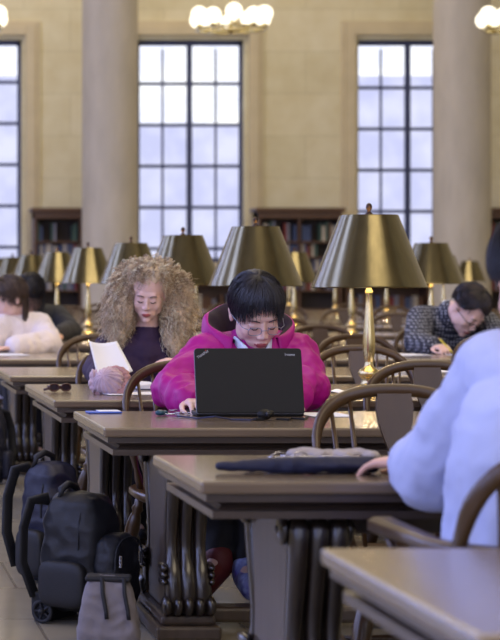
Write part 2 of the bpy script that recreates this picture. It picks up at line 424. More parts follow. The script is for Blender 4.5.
# ------------------------------------------------------------------ lamps
def make_lamp():
    root = empty('table_lamp')
    b = MB().lathe([(.056, 0), (.058, .008), (.05, .016), (.034, .022), (.027, .034), (.026, .045), (.031, .052), (.038, .06), (.040, .068), (.034, .078), (.018, .09), (.015, .1), (.014, .11)], 24)
    smooth_angle(b.build('lamp_base', M_brass2, root), 50)
    s = MB().lathe([(.014, .108), (.018, .118), (.022, .15), (.0225, .18), (.020, .22), (.016, .27), (.0125, .32), (.011, .35), (.012, .355), (.014, .364), (.009, .372), (.009, .40), (.006, .41), (.005, .62), (.008, .632), (.008, .64)], 20)
    smooth_angle(s.build('lamp_stem', M_brass2, root), 50)
    rb, rt, zb, zt = .205, .105, .377, .642
    sh = MB(); n = 56
    prof = [(rb, zb), (rb + .002, zb + .003), (rb - .001, zb + .008), (rt, zt - .004), (rt - .002, zt), (rt - .012, zt), (rt - .012, zt - .003), (rt - .005, zt - .006), (rb - .006, zb + .008), (rb - .004, zb)]
    vs = []; fs = []
    for r_, z_ in prof:
        for q in range(n): vs.append((r_ * math.cos(2 * PI * q / n), r_ * math.sin(2 * PI * q / n), z_))
    m_ = len(prof)
    for j in range(m_):
        for q in range(n):
            q2 = (q + 1) % n; j2 = (j + 1) % m_; fs.append((j * n + q, j * n + q2, j2 * n + q2, j2 * n + q))
            sh.mi.append(1 if 6 <= j <= 8 else 0)
    sh.v = vs; sh.f = fs
    so = sh.build('lamp_shade', [M_brass, M_shadein], root); smooth_angle(so, 40)
    sp = MB()
    for a in range(3): sp.cap((0, 0, .632), (.098 * math.cos(a * 2.094), .098 * math.sin(a * 2.094), .636), .003, .003, 6)
    sp.build('spider', M_brass2, so)
    fi = MB().lathe([(.014, .638), (.016, .645), (.008, .652), (.005, .658), (.010, .664), (.012, .672), (.009, .681), (.003, .686)], 14)
    fi.build('finial', M_finial, root, smooth=True)
    for sx in (-1, 1):
        bb = MB().ell((sx * .055, 0, .47), (.022, .022, .03)); bb.build('bulb', M_bulb, root, smooth=True)
    return root
lamp0 = make_lamp(); index_kids(lamp0)
lampw = ['laptop', 0]
LAMPS = []
# (x, table index, label)
for ti, px in ((3, 369), (4, 255.5), (5, 183), (6, 131), (7, 88), (8, 57)):
    z = (TABLES[ti][0] + TABLES[ti][1]) / 2; LAMPS.append(((px - CX) * z / F, z, ti, 1))
for ti in range(9, 13): LAMPS.append((1.9, sum(TABLES[ti][:2]) / 2, ti, 1))
for ti in range(6, 13): LAMPS.append((3.86 if ti != 8 else 4.0, sum(TABLES[ti][:2]) / 2, ti, 2))
for ti in range(9, 13): LAMPS.append((5.9, sum(TABLES[ti][:2]) / 2, ti, 3))
LAMPS.append((8.25, 26.0, 12, 4))
names_ = {(3, 1): 'largest brass desk lamp with wide cone shade, nearest of all lamps', (4, 1): 'brass desk lamp directly behind the head of the person in the pink jacket',
          (5, 1): 'brass desk lamp behind the right side of the frizzy blonde hair', (6, 1): 'brass desk lamp peeking above the left side of the frizzy blonde hair',
          (7, 1): 'brass desk lamp with bright stem just left of the frizzy haired woman', (8, 1): 'brass desk lamp above the dark haired person at the left',
          (6, 2): 'brass desk lamp in front of the man in the patterned sweater', (8, 2): 'brass desk lamp seen between the two biggest lamps'}
lps = []
for i, (x, z, ti, row) in enumerate(LAMPS):
    o = lamp0 if i == 0 else copy_tree(lamp0)
    o.location = (x, z, FZ + TH + .0005); o.rotation_euler = (0, 0, i * .7)
    rw = {1: 'left', 2: 'middle', 3: 'right', 4: 'far right'}[row]; nth = {6: 'seventh', 7: 'eighth', 8: 'ninth', 9: 'tenth', 10: 'eleventh', 11: 'twelfth', 12: 'furthest'}
    lab = names_.get((ti, row)) or 'small distant brass desk lamp of the %s lamp row on the %s table' % (rw, nth[ti])
    tag(o, lab, 'lamp', 'brass desk lamps on the reading tables')
    l = bpy.data.lights.new('lamp_light', 'POINT'); l.energy = 5.5; l.color = (1, .74, .42); l.shadow_soft_size = .03
    lo = link(bpy.data.objects.new('lamp_light', l)); lo.location = (x, z, FZ + TH + .42)

# ------------------------------------------------------------------ chairs
def make_chair():
    """sitter faces -Y, origin on the floor under the seat middle"""
    root = empty('library_armchair'); SZ = .34
    s = MB(); out = []
    for q in range(28):
        a = 2 * PI * q / 28; c, s_ = math.cos(a), math.sin(a)
        out.append((.225 * math.copysign(abs(c) ** .55, c), .215 * math.copysign(abs(s_) ** .6, s_)))
    n = len(out)
    def ringz(k_, z): return [(x * k_, y * k_, z) for x, y in out]
    vs = ringz(.94, SZ - .034) + ringz(1, SZ - .022) + ringz(1, SZ - .006) + ringz(.95, SZ) + ringz(.8, SZ - .006) + ringz(.4, SZ - .012)
    fs = [tuple(range(n - 1, -1, -1))]
    for j in range(5):
        for q in range(n): fs.append((j * n + q, j * n + (q + 1) % n, (j + 1) * n + (q + 1) % n, (j + 1) * n + q))
    fs.append(tuple(5 * n + q for q in range(n))); s.add(vs, fs)
    s.build('seat', M_chair, root, smooth=True)
    legp = [(.012, 0), (.015, .02), (.017, .1), (.02, .22), (.014, .27), (.021, .3), (.014, .33), (.022, .45), (.024, .6), (.019, .72), (.013, .76), (.02, .8), (.014, .84), (.015, 1)]
    for sx in (-1, 1):
        for sy in (-1, 1):
            MB().turned((sx * .23, sy * .22, 0), (sx * .165, sy * .155, SZ - .02), legp).build('leg', M_chair, root, smooth=True)
        MB().turned((sx * .205, -.193, .13), (sx * .205, .193, .13), [(.007, 0), (.009, .2), (.014, .5), (.009, .8), (.007, 1)]).build('stretcher', M_chair, root, smooth=True)
    MB().turned((-.205, 0, .13), (.205, 0, .13), [(.007, 0), (.009, .2), (.014, .5), (.009, .8), (.007, 1)]).build('stretcher', M_chair, root, smooth=True)
    # arm rail: U at .68
    AZ = .55; pts = [(-.245, -.20, AZ)]
    for q in range(0, 21):
        a = PI - PI * q / 20
        c, s_ = math.cos(a), math.sin(a); pts.append((.235 * math.copysign(abs(c) ** .75, c), .02 + .20 * abs(s_) ** .75, AZ))
    pts.append((.245, -.20, AZ))
    ws = [1.45, 1.15] + [1] * (len(pts) - 4) + [1.15, 1.45]
    MB().sweep(pts, .042, .024, side=(0, 0, 1), ws=ws).build('arm_rail', M_chair, root, smooth=True)
    # bow
    BT = .737; hp = []
    def bow(t):
        a = PI - PI * t; c, s_ = math.cos(a), math.sin(a)
        x = .215 * math.copysign(abs(c) ** .8, c); zz = abs(s_) ** .72
        return Vector((x, .165 + .055 * abs(s_) ** .5 + .03 * zz, AZ - .005 + (BT - AZ) * zz))
    hp = [bow(q / 26) for q in range(27)]
    MB().sweep(hp, .022, .034, side=(0, 0, 1)).build('back_bow', M_chair, root, smooth=True)
    sp0 = lambda x: Vector((x * .8, .17, SZ - .01))
    for x in (-.165, -.115, .115, .165):
        t = (PI - math.acos(max(-1, min(1, math.copysign(abs(x / .215) ** (1 / .8), x))))) / PI
        MB().turned(sp0(x), bow(t), [(.006, 0), (.008, .35), (.0075, .5), (.005, 1)], 8).build('spindle', M_chair, root, smooth=True)
    # pierced splat
    half = [(.030, 0), (.036, .03), (.032, .06), (.036, .10), (.042, .14), (.040, .17), (.028, .20), (.020, .23), (.022, .255), (.034, .29), (.045, .325), (.048, .36), (.044, .398)]
    bm = MB()
    def strip(lo, hi, inner):
        for s_ in (-1, 1):
            o_ = [p for p in half if lo <= p[1] <= hi]
            bm.prism([(s_ * x, z) for x, z in o_] + [(s_ * x, z) for x, z in reversed(inner)], .012, Msp)
    dy = .245 - .17
    Msp = Matrix.Translation((0, .172, SZ - .01)) @ Matrix.Rotation(-math.atan2(.07, .40), 4, 'X')
    strip(0, .23, [(0, 0), (0, .03), (.012, .06), (.012, .09), (0, .11), (0, .23)])
    strip(.23, .405, [(0, .23), (0, .398)])
    bm.build('splat', M_chair, root)
    for sx in (-1, 1):
        for y0, y1 in ((-.13, -.17), (.02, .0)):
            MB().turned((sx * .195, y0, SZ - .01), (sx * .243, y1, AZ - .005), [(.010, 0), (.013, .2), (.008, .35), (.015, .6), (.009, .8), (.009, 1)], 10).build('arm_post', M_chair, root, smooth=True)
    return root
chair0 = make_chair(); index_kids(chair0)
CH = [ # x, z origin, rot (0 = faces camera), label
    (1.29, 3.62, PI, 'dark bow-back armchair the man in the white shirt sits on'),
    (1.45, 4.95, 0, 'bow-back armchair, largest empty one, right beside the white sleeve'),
    (1.19, 6.49, .04, 'bow-back armchair under the person in the pink jacket'),
    (1.98, 6.48, -.04, 'empty bow-back armchair behind the largest empty one at the laptop table'),
    (2.55, 6.48, .04, 'bow-back armchair partly hidden by the white shirted shoulder'),
    (1.22, 8.02, .05, 'bow-back armchair of the woman with frizzy hair'),
    (2.17, 8.03, 0, 'empty bow-back armchair left of the biggest lamp stem'),
    (2.78, 8.05, -.1, 'empty bow-back armchair right of the biggest lamp stem'),
    (1.33, 9.72, .05, 'empty bow-back armchair left of the frizzy haired woman, near the hat'),
    (2.62, 9.75, .1, 'empty bow-back armchair crossing the biggest lamp stem in the middle distance'),
    (3.25, 9.68, -.1, 'empty bow-back armchair in front of the patterned sweater man'),
    (2.0, 9.72, -.05, 'bow-back armchair hidden behind the pink jacket shoulder'),
    (1.02, 11.55, 0, 'bow-back armchair under the girl in the cream sweater'),
    (2.92, 11.75, .05, 'empty bow-back armchair with pierced splat just right of the pink hood'),
    (3.52, 11.62, 0, 'bow-back armchair under the man in the patterned sweater'),
    (2.25, 11.7, 0, 'bow-back armchair behind the head of the pink jacketed person')]
for ti, xsx in ((6, (1.35, 2.3, 3.2, 4.2)), (7, (1.6, 2.5, 3.5, 4.5)), (8, (1.4, 2.5, 3.6, 4.7)), (9, (1.3, 2.4, 3.5, 4.6, 5.7)), (10, (1.5, 3.0, 4.4, 5.8))):
    for q, x in enumerate(xsx):
        nt_ = {6: 'seventh', 7: 'eighth', 8: 'ninth', 9: 'tenth', 10: 'eleventh'}[ti]
        CH.append((x, TABLES[ti][1] + .42 + (q % 2) * .08, (q % 3 - 1) * .12, 'distant bow-back armchair at the %s table, %s from the aisle' % (nt_, ['first', 'second', 'third', 'fourth', 'fifth'][q])))
for i, (x, z, rz, lab) in enumerate(CH):
    o = chair0 if i == 0 else copy_tree(chair0)
    o.location = (x, z, FZ); o.rotation_euler = (0, 0, rz); tag(o, lab, 'chair', 'bow-back armchairs at the reading tables')

# ------------------------------------------------------------------ chandeliers
def make_chandelier():
    root = empty('chandelier'); r = .47
    ring = [(r * math.cos(2 * PI * q / 36), r * math.sin(2 * PI * q / 36), -.17) for q in range(36)]
    m = MB(); m.sweep(ring, .05, .035, side=(0, 0, 1), closed=True)
    ring2 = [(.3 * math.cos(2 * PI * q / 30), .3 * math.sin(2 * PI * q / 30), -.2) for q in range(30)]
    m.sweep(ring2, .03, .03, side=(0, 0, 1), closed=True)
    for q in range(6):
        a = q * PI / 3; m.cap((0, 0, -.2), (r * math.cos(a), r * math.sin(a), -.17), .012, .012, 8)
    m.build('ring', M_brass2, root, smooth=True)
    MB().lathe([(.02, -.24), (.07, -.2), (.05, -.14), (.015, -.08), (.012, 7.05), (.1, 7.08), (.1, 7.15)], 16).build('hanging_rod', M_brass2, root, smooth=True)
    for q in range(10):
        a = q * PI / 5 + .2; g = MB().ell((r * math.cos(a), r * math.sin(a), -.02 + (.045 if q % 2 else 0)), (.115, .115, .115)); g.build('globe', M_globe, root, smooth=True)
        MB().lathe([(.03, -.17), (.05, -.14), (.03, -.11)], 12, Matrix.Translation((r * math.cos(a), r * math.sin(a), 0))).build('globe_holder', M_brass2, root, smooth=True)
    return root
ch0 = make_chandelier(); index_kids(ch0)
for i, (px, lab) in enumerate(((231, 'chandelier of glowing globes above the middle tall window'), (-33, 'chandelier of glowing globes at the top left corner'), (519, 'chandelier of glowing globes at the top right corner'))):
    o = ch0 if i == 0 else copy_tree(ch0)
    p = P(px, 17, 28.0); o.location = p; tag(o, lab, 'chandelier', 'globe chandeliers')
    zz = 8.99 - p.z
for o in COL.objects:
    if o.name.startswith('hanging_rod'): o.scale.z = 1.0

# ==PEOPLE==
# ------------------------------------------------------------------ people: modelling tools
def remesh(mb, name, voxel, it=3, fac=.5):
    me = mb.mesh(name + '_raw'); bm = bmesh.new(); bm.from_mesh(me)
    bmesh.ops.recalc_face_normals(bm, faces=bm.faces); bm.to_mesh(me); bm.free()
    o = link(bpy.data.objects.new(name + '_raw', me))
    r = o.modifiers.new('r', 'REMESH'); r.mode = 'VOXEL'; r.voxel_size = voxel; r.use_smooth_shade = True
    if it: s_ = o.modifiers.new('s', 'SMOOTH'); s_.iterations = it; s_.factor = fac
    dg = bpy.context.evaluated_depsgraph_get(); dg.update()
    out = bpy.data.meshes.new_from_object(o.evaluated_get(dg)); out.name = name
    bpy.data.objects.remove(o); bpy.data.meshes.remove(me); return out
def put(me, name, mats, parent):
    me.materials.clear()
    for m in (mats if isinstance(mats, (list, tuple)) else [mats]): me.materials.append(m)
    me.shade_smooth(); o = link(bpy.data.objects.new(name, me)); o.parent = parent; return o
def displace(me, fn):
    vs = [v.co.copy() for v in me.vertices]; ns = [v.normal.copy() for v in me.vertices]
    for v, c, n in zip(me.vertices, vs, ns): v.co = c + n * fn(c)
    me.update()
def folds(amp, sc=16, st=(1, 1, 1)):
    def f(c):
        q = Vector((c.x * st[0], c.y * st[1], c.z * st[2])) * sc
        a = noise.noise(q); b = noise.noise(q * 2.1 + Vector((3, 7, 1)))
        return amp * ((1 - abs(a) * 2.2) * .8 + b * .5)
    return f
def head_matrix(loc, yaw, pitch, roll, s):
    return Matrix.Translation(loc) @ Matrix.Rotation(R(yaw), 4, 'Z') @ Matrix.Rotation(R(pitch), 4, 'X') @ Matrix.Rotation(R(roll), 4, 'Y') @ Matrix.Scale(s, 4)
def head_prims(mb, M, male=False):
    j = 1.08 if male else 1
    mb.ell((0, .012, .035), (.072, .092, .083), M, 24, 16); mb.ell((0, -.03, -.02), (.062, .06, .075), M, 20, 14)
    mb.ell((0, -.042, -.058), (.044 * j, .047, .048), M, 18, 12)
    mb.ell((0, -.074, -.092), (.020 * j, .018, .016), M); 
    for s_ in (-1, 1):
        mb.ell((s_ * .032, -.058, -.026), (.026, .024, .030), M); mb.ell((s_ * .044, -.02, -.052), (.018 * j, .036, .030), M)
        mb.ell((s_ * .011, -.095, -.034), (.008, .010, .007), M, 10, 8)
        mb.ell((s_ * .029, -.076, .001), (.015, .010, .010), M, 12, 8)
        mb.ell((s_ * .073, .012, -.008), (.008, .018, .030), M, 12, 8); mb.ell((s_ * .077, .018, .004), (.007, .016, .018), M, 12, 8)
    mb.cap(M @ Vector((0, -.086, .012)), M @ Vector((0, -.103, -.028)), .0055, .0082, 10)
    mb.cap(M @ Vector((-.030, -.074, .024)), M @ Vector((.030, -.074, .024)), .012, .012, 10)
    mb.ell((0, -.0885, -.060), (.021, .009, .0055), M, 12, 8); mb.ell((0, -.087, -.069), (.017, .009, .006), M, 12, 8)
def face_marks(M, me, parent, hairc, lash=True):
    Mi = M.inverted()
    for p in me.polygons:
        c = Mi @ p.center
        if c.y < -.082 and ((c.x / .021) ** 2 + ((c.z + .0645) / .0085) ** 2) < 1 and abs(c.x) < .024: p.material_index = 1
    for s_ in (-1, 1):
        b = MB(); b.sweep([M @ Vector((s_ * x, y, z)) for x, y, z in ((.014, -.0895, .020), (.026, -.0895, .0245), (.038, -.084, .0235), (.046, -.075, .018))], .005, .004, n=6, ws=[.8, 1, .8, .4])
        b.build('eyebrow', hairc, parent, smooth=True)
        b = MB(); b.sweep([M @ Vector((s_ * x, y, z)) for x, y, z in ((.015, -.0855, -.003), (.023, -.0895, -.0065), (.032, -.0895, -.0065), (.041, -.083, -.002))], .004, .004, n=6, ws=[.6, 1, 1, .6])
        b.build('eyelashes', hairc, parent, smooth=True)
def hand_prims(mb, wrist, d, up, side, s=.9, curl=.35, spread=.12):
    """d: pointing direction, up: back of the hand, side=+1 thumb towards +cross(d,up)"""
    wrist = Vector(wrist); d = Vector(d).normalized(); up = Vector(up); up = (up - d * up.dot(d)).normalized(); x = d.cross(up) * side
    def pt(a, b, c): return wrist + (x * a + d * b + up * c) * s
    for a in (-.028, -.01, .01, .028): mb.cap(pt(a * .6, .01, 0), pt(a, .085, .0), .015 * s, .0125 * s, 10)
    for a, L in ((.031, .068), (.0105, .078), (-.010, .072), (-.030, .056)):
        p0 = pt(a, .083, 0); ang = 0; pp = p0; L *= s; aa = a * spread / .03
        for seg, (fl, r0, r1) in enumerate(((.45, .0095, .0088), (.3, .0086, .008), (.25, .008, .0068))):
            ang += curl * (1, 1.1, .8)[seg]
            q = pp + (d * math.cos(ang) - up * math.sin(ang) + x * aa).normalized() * L * fl
            mb.cap(pp, q, r0 * s, r1 * s, 8); pp = q
    p1 = pt(.048, .045, -.012); p2 = pt(.056, .078, -.022); p0 = pt(.02, .012, -.004)
    mb.cap(p0, p1, .015 * s, .011 * s, 8); mb.cap(p1, p2, .0105 * s, .009 * s, 8); mb.cap(p2, pt(.05, .104, -.028), .009 * s, .007 * s, 8)
def strands(name, paths, rad, mats, parent):
    v = []; f = []; mi = []; nm = len(mats) if isinstance(mats, list) else 1
    for si, pts in enumerate(paths):
        n0 = len(v); N = len(pts)
        for i, p in enumerate(pts):
            t = (pts[min(i + 1, N - 1)] - pts[max(0, i - 1)])
            if t.length < 1e-7: t = Vector((0, 0, 1))
            t.normalize(); a = t.orthogonal().normalized(); b = t.cross(a)
            r = rad * (1 - .6 * (i / (N - 1)) ** 2)
            for k_ in range(3):
                an = k_ * 2.0944; v.append(tuple(p + a * (r * math.cos(an)) + b * (r * math.sin(an))))
        for i in range(N - 1):
            for k_ in range(3):
                k2 = (k_ + 1) % 3; f.append((n0 + i * 3 + k_, n0 + i * 3 + k2, n0 + i * 3 + 3 + k2, n0 + i * 3 + 3 + k_)); mi.append(si % nm)
    me = bpy.data.meshes.new(name); me.from_pydata(v, [], f); me.update(); me.polygons.foreach_set('material_index', mi)
    for m in (mats if isinstance(mats, list) else [mats]): me.materials.append(m)
    me.shade_smooth(); o = link(bpy.data.objects.new(name, me)); o.parent = parent; return o
def cap_hair(M, end, mats, parent, rad=(.081, .103, .092), c=(0, .015, .036), n=900, drop=None, part_x=.0, seed=1, r=.0011):
    rnd = random.Random(seed); c = Vector(c)
    def pos(ph, th, k_=1.0): return c + Vector((rad[0] * k_ * math.sin(th) * math.sin(ph), -rad[1] * k_ * math.sin(th) * math.cos(ph), rad[2] * k_ * math.cos(th)))
    mb = MB(); NU, NV = 48, 16; vs = []; fs = []
    for layer, kk_ in ((0, 1.0), (1, .86)):
        for j in range(NV + 1):
            for i in range(NU):
                ph = 2 * PI * i / NU; th = R(end(ph)) * max(j / NV, .02); lump = 1 + .02 * math.sin(ph * 9 + j * .4) * (1 - layer)
                vs.append(M @ pos(ph, th, kk_ * lump))
    L = (NV + 1) * NU
    for j in range(NV):
        for i in range(NU):
            i2 = (i + 1) % NU
            fs.append((j * NU + i, j * NU + i2, (j + 1) * NU + i2, (j + 1) * NU + i)); fs.append((L + j * NU + i2, L + j * NU + i, L + (j + 1) * NU + i, L + (j + 1) * NU + i2))
    for i in range(NU):
        i2 = (i + 1) % NU; a = NV * NU; fs.append((a + i, a + i2, L + a + i2, L + a + i))
    fs.append(tuple(range(NU - 1, -1, -1))); fs.append(tuple(L + i for i in range(NU)))
    mb.add(vs, fs); h = mb.build('hair', mats, parent, smooth=True)
    paths = []
    for q in range(n):
        ph = rnd.uniform(0, 2 * PI); e = end(ph) + rnd.uniform(-16, 8); t0 = rnd.uniform(0, .75) * e; kf = rnd.uniform(.98, 1.05); wob = rnd.gauss(0, .13)
        pts = []
        for i in range(9):
            u = i / 8; th = R(t0 + (e - t0) * u); pts.append(M @ pos(ph + wob * u, th, kf + .01 * math.sin(u * PI)))
        dl = drop(ph) if drop else 0
        if dl:
            last = pts[-1]; dirn = (pts[-1] - pts[-2]).normalized(); dl *= rnd.uniform(.6, 1.05)
            for i in range(1, 8):
                u = i / 7; pts.append(last + (dirn * (1 - u) * .3 + Vector((wob * .1, .0, -1)) * (.7 + .3 * u)) * dl * u)
        paths.append(pts)
    strands('hair_strands', paths, r, mats, h); return h
def hairmat(name, rgb, rough=.38): return mat(name, rgb, rough, spec=.6, var=.25, vscale=40, stretch=(1, 1, .3))
M_hb = hairmat('black_hair', (26, 24, 32)); M_hb2 = hairmat('black_hair_strand', (34, 32, 44))
M_hbr = hairmat('brown_hair', (62, 48, 42)); M_hbr2 = hairmat('brown_hair_strand', (84, 66, 56))
M_bl = [hairmat('blonde_a', (222, 200, 168), .5), hairmat('blonde_b', (200, 176, 144), .5), hairmat('blonde_c', (240, 226, 202), .45), hairmat('blonde_d', (172, 146, 120), .55)]
def glasses(M, parent, col, r=.0012):
    root = MB()
    for s_ in (-1, 1):
        pts = [M @ Vector((s_ * .031 + .021 * math.copysign(abs(math.cos(a)) ** .7, math.cos(a)), -.104 + .10 * (abs(s_ * .031 + .021 * math.cos(a)) - .01) ** 2 * 60 * .12, -.004 + .014 * math.copysign(abs(math.sin(a)) ** .8, math.sin(a)))) for a in [2 * PI * q / 24 for q in range(24)]]
        root.sweep(pts, r * 2, r * 2, closed=True, n=6)
        root.sweep([M @ Vector(p) for p in ((s_ * .052, -.10, .002), (s_ * .066, -.085, .002), (s_ * .078, -.02, .0), (s_ * .079, .02, -.002))], r * 2, r * 2, n=6)
    root.sweep([M @ Vector(p) for p in ((-.010, -.107, .0), (0, -.112, .004), (.010, -.107, .0))], r * 2, r * 2, n=6)
    return root.build('glasses', col, parent, smooth=True)
M_wire = mat('glasses_metal', (150, 150, 165), .3, .8)

def limb(mb, pts, rs):
    for i in range(len(pts) - 1): mb.cap(pts[i], pts[i + 1], rs[i], rs[i + 1])
def torso(mb, hip, chest, neck, shs, w=.07, rh=.105, rc=.095, g=0):
    hip, chest, neck = Vector(hip), Vector(chest), Vector(neck)
    ax = (Vector(shs[1]) - Vector(shs[0])).normalized()
    for s_ in (-1, 1): mb.cap(hip + ax * s_ * w, chest + ax * s_ * w, rh + g, rc + g, 18)
    mb.cap(hip, chest, rh + g, rc + g, 18)
    for sh in shs: mb.cap(chest + (neck - chest) * .35, sh, .085 + g, .052 + g, 16)
    mb.cap(chest, neck + Vector((0, 0, -.03)), .09 + g, .055 + g, 16)
def person(label, group, J, hs, skin, gm, legs=None, voxel=.0045, gv=.006, gname='jacket', inflate=.014, fold=.006, fsc=11, male=False, trousers=None, handcfg=()):
    """J: hip chest neck head(loc,yaw,pitch,roll) shL shR elL elR wrL wrR"""
    hip = J['hip']; root = empty('person', (hip[0], hip[1], FZ), label=label, cat='person', group=group)
    off = Matrix.Translation((-hip[0], -hip[1], -FZ))
    T = lambda p: off @ Vector(p)
    M = off @ head_matrix(J['head'][0], *J['head'][1:], hs)
    body = MB(); head_prims(body, M, male)
    nk = T(J['neck']); body.cap(M @ Vector((0, .022, -.05)), nk, .05 * hs, .052, 16)
    torso(body, T(hip), T(J['chest']), nk, [T(J['shL']), T(J['shR'])], g=-.012)
    for s_ in 'LR':
        limb(body, [T(J['sh' + s_]), T(J['el' + s_]), T(J['wr' + s_])], [.042, .034, .024])
    for wr, d, up, sd, cu in handcfg: 
        el = J['elL'] if (Vector(wr) - Vector(J['wrL'])).length < .02 else J['elR']
        hand_prims(body, T(wr), d, up, sd, curl=cu)
    ax = (Vector(J['shR']) - Vector(J['shL'])).normalized()
    kn = J.get('knees'); an = J.get('ankles'); toe = J.get('toes')
    if kn is None:
        f = Vector((0, -1, 0)) if abs(J['head'][1]) < 91 else Vector((0, 1, 0))
        kn = [Vector(hip) + ax * s_ * .08 + f * .36 + Vector((0, 0, .03)) for s_ in (-1, 1)]
        an = [Vector((k_.x, k_.y + f.y * .02, FZ + .07)) for k_ in kn]
        toe = [Vector((a_.x, a_.y + f.y * .14, FZ + .032)) for a_ in an]
    for i, s_ in enumerate((-1, 1)):
        limb(body, [T(Vector(hip) + ax * s_ * .07), T(kn[i]), T(an[i])], [.07, .046, .03])
        body.cap(T(an[i]), T(toe[i]), .03, .024)
    me = remesh(body, 'body', voxel, 4, .5)
    bo = put(me, 'body', [skin, M_lip], root)
    Mi = M
    face_marks(Mi, me, root, J.get('browmat', M_hb))
    g = MB(); torso(g, T(hip), T(J['chest']), nk, [T(J['shL']), T(J['shR'])], g=inflate)
    for s_ in 'LR':
        e = T(J['el' + s_]); w = T(J['wr' + s_]); 
        limb(g, [T(J['sh' + s_]), e, e + (w - e) * .92], [.05 + inflate, .040 + inflate * 1.3, .030 + inflate])
    me = remesh(g, gname, gv, 4); displace(me, folds(fold, fsc, (1, 1, .6))); displace(me, folds(fold * .3, fsc * 2.3))
    go = put(me, gname, gm, root)
    t = MB()
    for i, s_ in enumerate((-1, 1)):
        limb(t, [T(Vector(hip) + ax * s_ * .07), T(kn[i]), T(Vector(an[i]) * .92 + Vector(kn[i]) * .08)], [.088, .062, .044])
    me = remesh(t, 'trousers', .009, 3); displace(me, folds(.005)); put(me, 'trousers', trousers or M_trous, root)
    sm = J.get('shoemat', [M_shoe, M_shoe])
    for i in range(2):
        a_ = Vector(an[i]); t_ = Vector(toe[i]); d = (t_ - a_); d.z = 0
        s2 = MB(); base = min(a_.z, t_.z)
        s2.cap(T(a_ + Vector((0, 0, .0))), T(a_ + Vector((0, 0, -.02))), .045, .046); s2.cap(T(a_ + Vector((0, 0, -.03))), T(t_), .042, .036)
        me = remesh(s2, 'shoe', .006, 3); so = put(me, 'shoe', sm[i], root)
        if sm[i] is not M_shoe: so['label'] = 'red shoe' if i == 0 else 'purple and blue shoe'
    return root, M, T, go
M_trous = mat('dark_trousers', (24, 24, 32), .8, var=.2, bump=.2, bscale=200)
M_shoe = mat('black_shoe', (22, 20, 20), .5)
M_pink = mat('magenta_shell_jacket', (164, 0, 124), .5, spec=.3, bump=.35, bscale=16, bdist=.008)
M_pinklin = mat('hood_lining', (36, 14, 38), .8)
M_purple = mat('dark_purple_top', (46, 26, 58), .8, var=.12, vscale=10, bump=.3, bscale=120)
M_cream = mat('cream_sweater', (222, 214, 222), .85, var=.05, bump=.4, bscale=90, bdist=.004)
M_dark = mat('dark_jacket', (28, 30, 38), .8, var=.2)
M_white = mat('white_cotton_shirt', (182, 190, 226), .85, var=.03, vscale=6, bump=.2, bscale=24, bdist=.01)
M_inner = mat('white_shirt_collar', (210, 220, 240), .8)
M_redshoe = mat('dark_red_shoe', (104, 34, 34), .6, var=.15); M_blueshoe = mat('purple_blue_shoe', (70, 50, 160), .5, rgb2=(170, 190, 240), vscale=30)
# knit pattern: grey-white flecks on charcoal
M_knit = mat('patterned_knit', (60, 62, 74), .9)
nt = M_knit.node_tree; b_ = nt.nodes['Principled BSDF']; tc = nt.nodes.new('ShaderNodeTexCoord'); vo = nt.nodes.new('ShaderNodeTexVoronoi'); vo.inputs['Scale'].default_value = 56; vo.inputs['Randomness'].default_value = .15
rr = nt.nodes.new('ShaderNodeValToRGB'); rr.color_ramp.elements[0].position = .28; rr.color_ramp.elements[1].position = .42
rr.color_ramp.elements[0].color = (*lin((160, 162, 172)), 1); rr.color_ramp.elements[1].color = (*lin((44, 46, 58)), 1)
nt.links.new(tc.outputs['Object'], vo.inputs['Vector']); nt.links.new(vo.outputs['Distance'], rr.inputs[0]); nt.links.new(rr.outputs[0], b_.inputs['Base Color'])

# ---- person at the laptop in the magenta jacket
J = dict(hip=(1.25, 6.52, .56), chest=(1.33, 6.47, .84), neck=(1.342, 6.455, .97), head=((1.347, 6.40, 1.064), 6, 32, -3),
         shL=(1.20, 6.46, .925), shR=(1.475, 6.46, .925), elL=(1.078, 6.36, .825), elR=(1.497, 6.34, .83), wrL=(1.10, 6.165, .795), wrR=(1.38, 6.13, .80),
         knees=[Vector((1.17, 6.2, .54)), Vector((1.30, 6.18, .54))], ankles=[Vector((1.165, 6.06, .33)), Vector((1.240, 6.02, .30))],
         toes=[Vector((1.10, 5.99, .245)), Vector((1.232, 5.90, .255))], shoemat=[M_redshoe, M_blueshoe])
root, M, T, jk = person('person with black hair and glasses in a magenta jacket typing on a laptop', None, J, 1.02, M_skin_p, M_pink, voxel=.0038, inflate=.017, fold=.016, fsc=9, handcfg=[((1.10, 6.165, .795), (.12, -1, -.08), (0, 0, 1), 1, .3), ((1.38, 6.13, .80), (-.2, -1, -.08), (0, 0, 1), -1, .3)])
def e_pink(ph):
    a = abs((math.degrees(ph) + 180) % 360 - 180)
    return 66 + 5 * math.sin(math.degrees(ph) * .3) if a < 25 else (70 + (a - 25) * 1.3 if a < 45 else (96 + (a - 45) * .5 if a < 90 else 122))
cap_hair(M, e_pink, [M_hb, M_hb2], root, rad=(.083, .104, .088), n=1900, seed=3, drop=lambda ph: .022 if abs((math.degrees(ph) + 180) % 360 - 180) < 60 else .01)
glasses(M, root, M_wire)
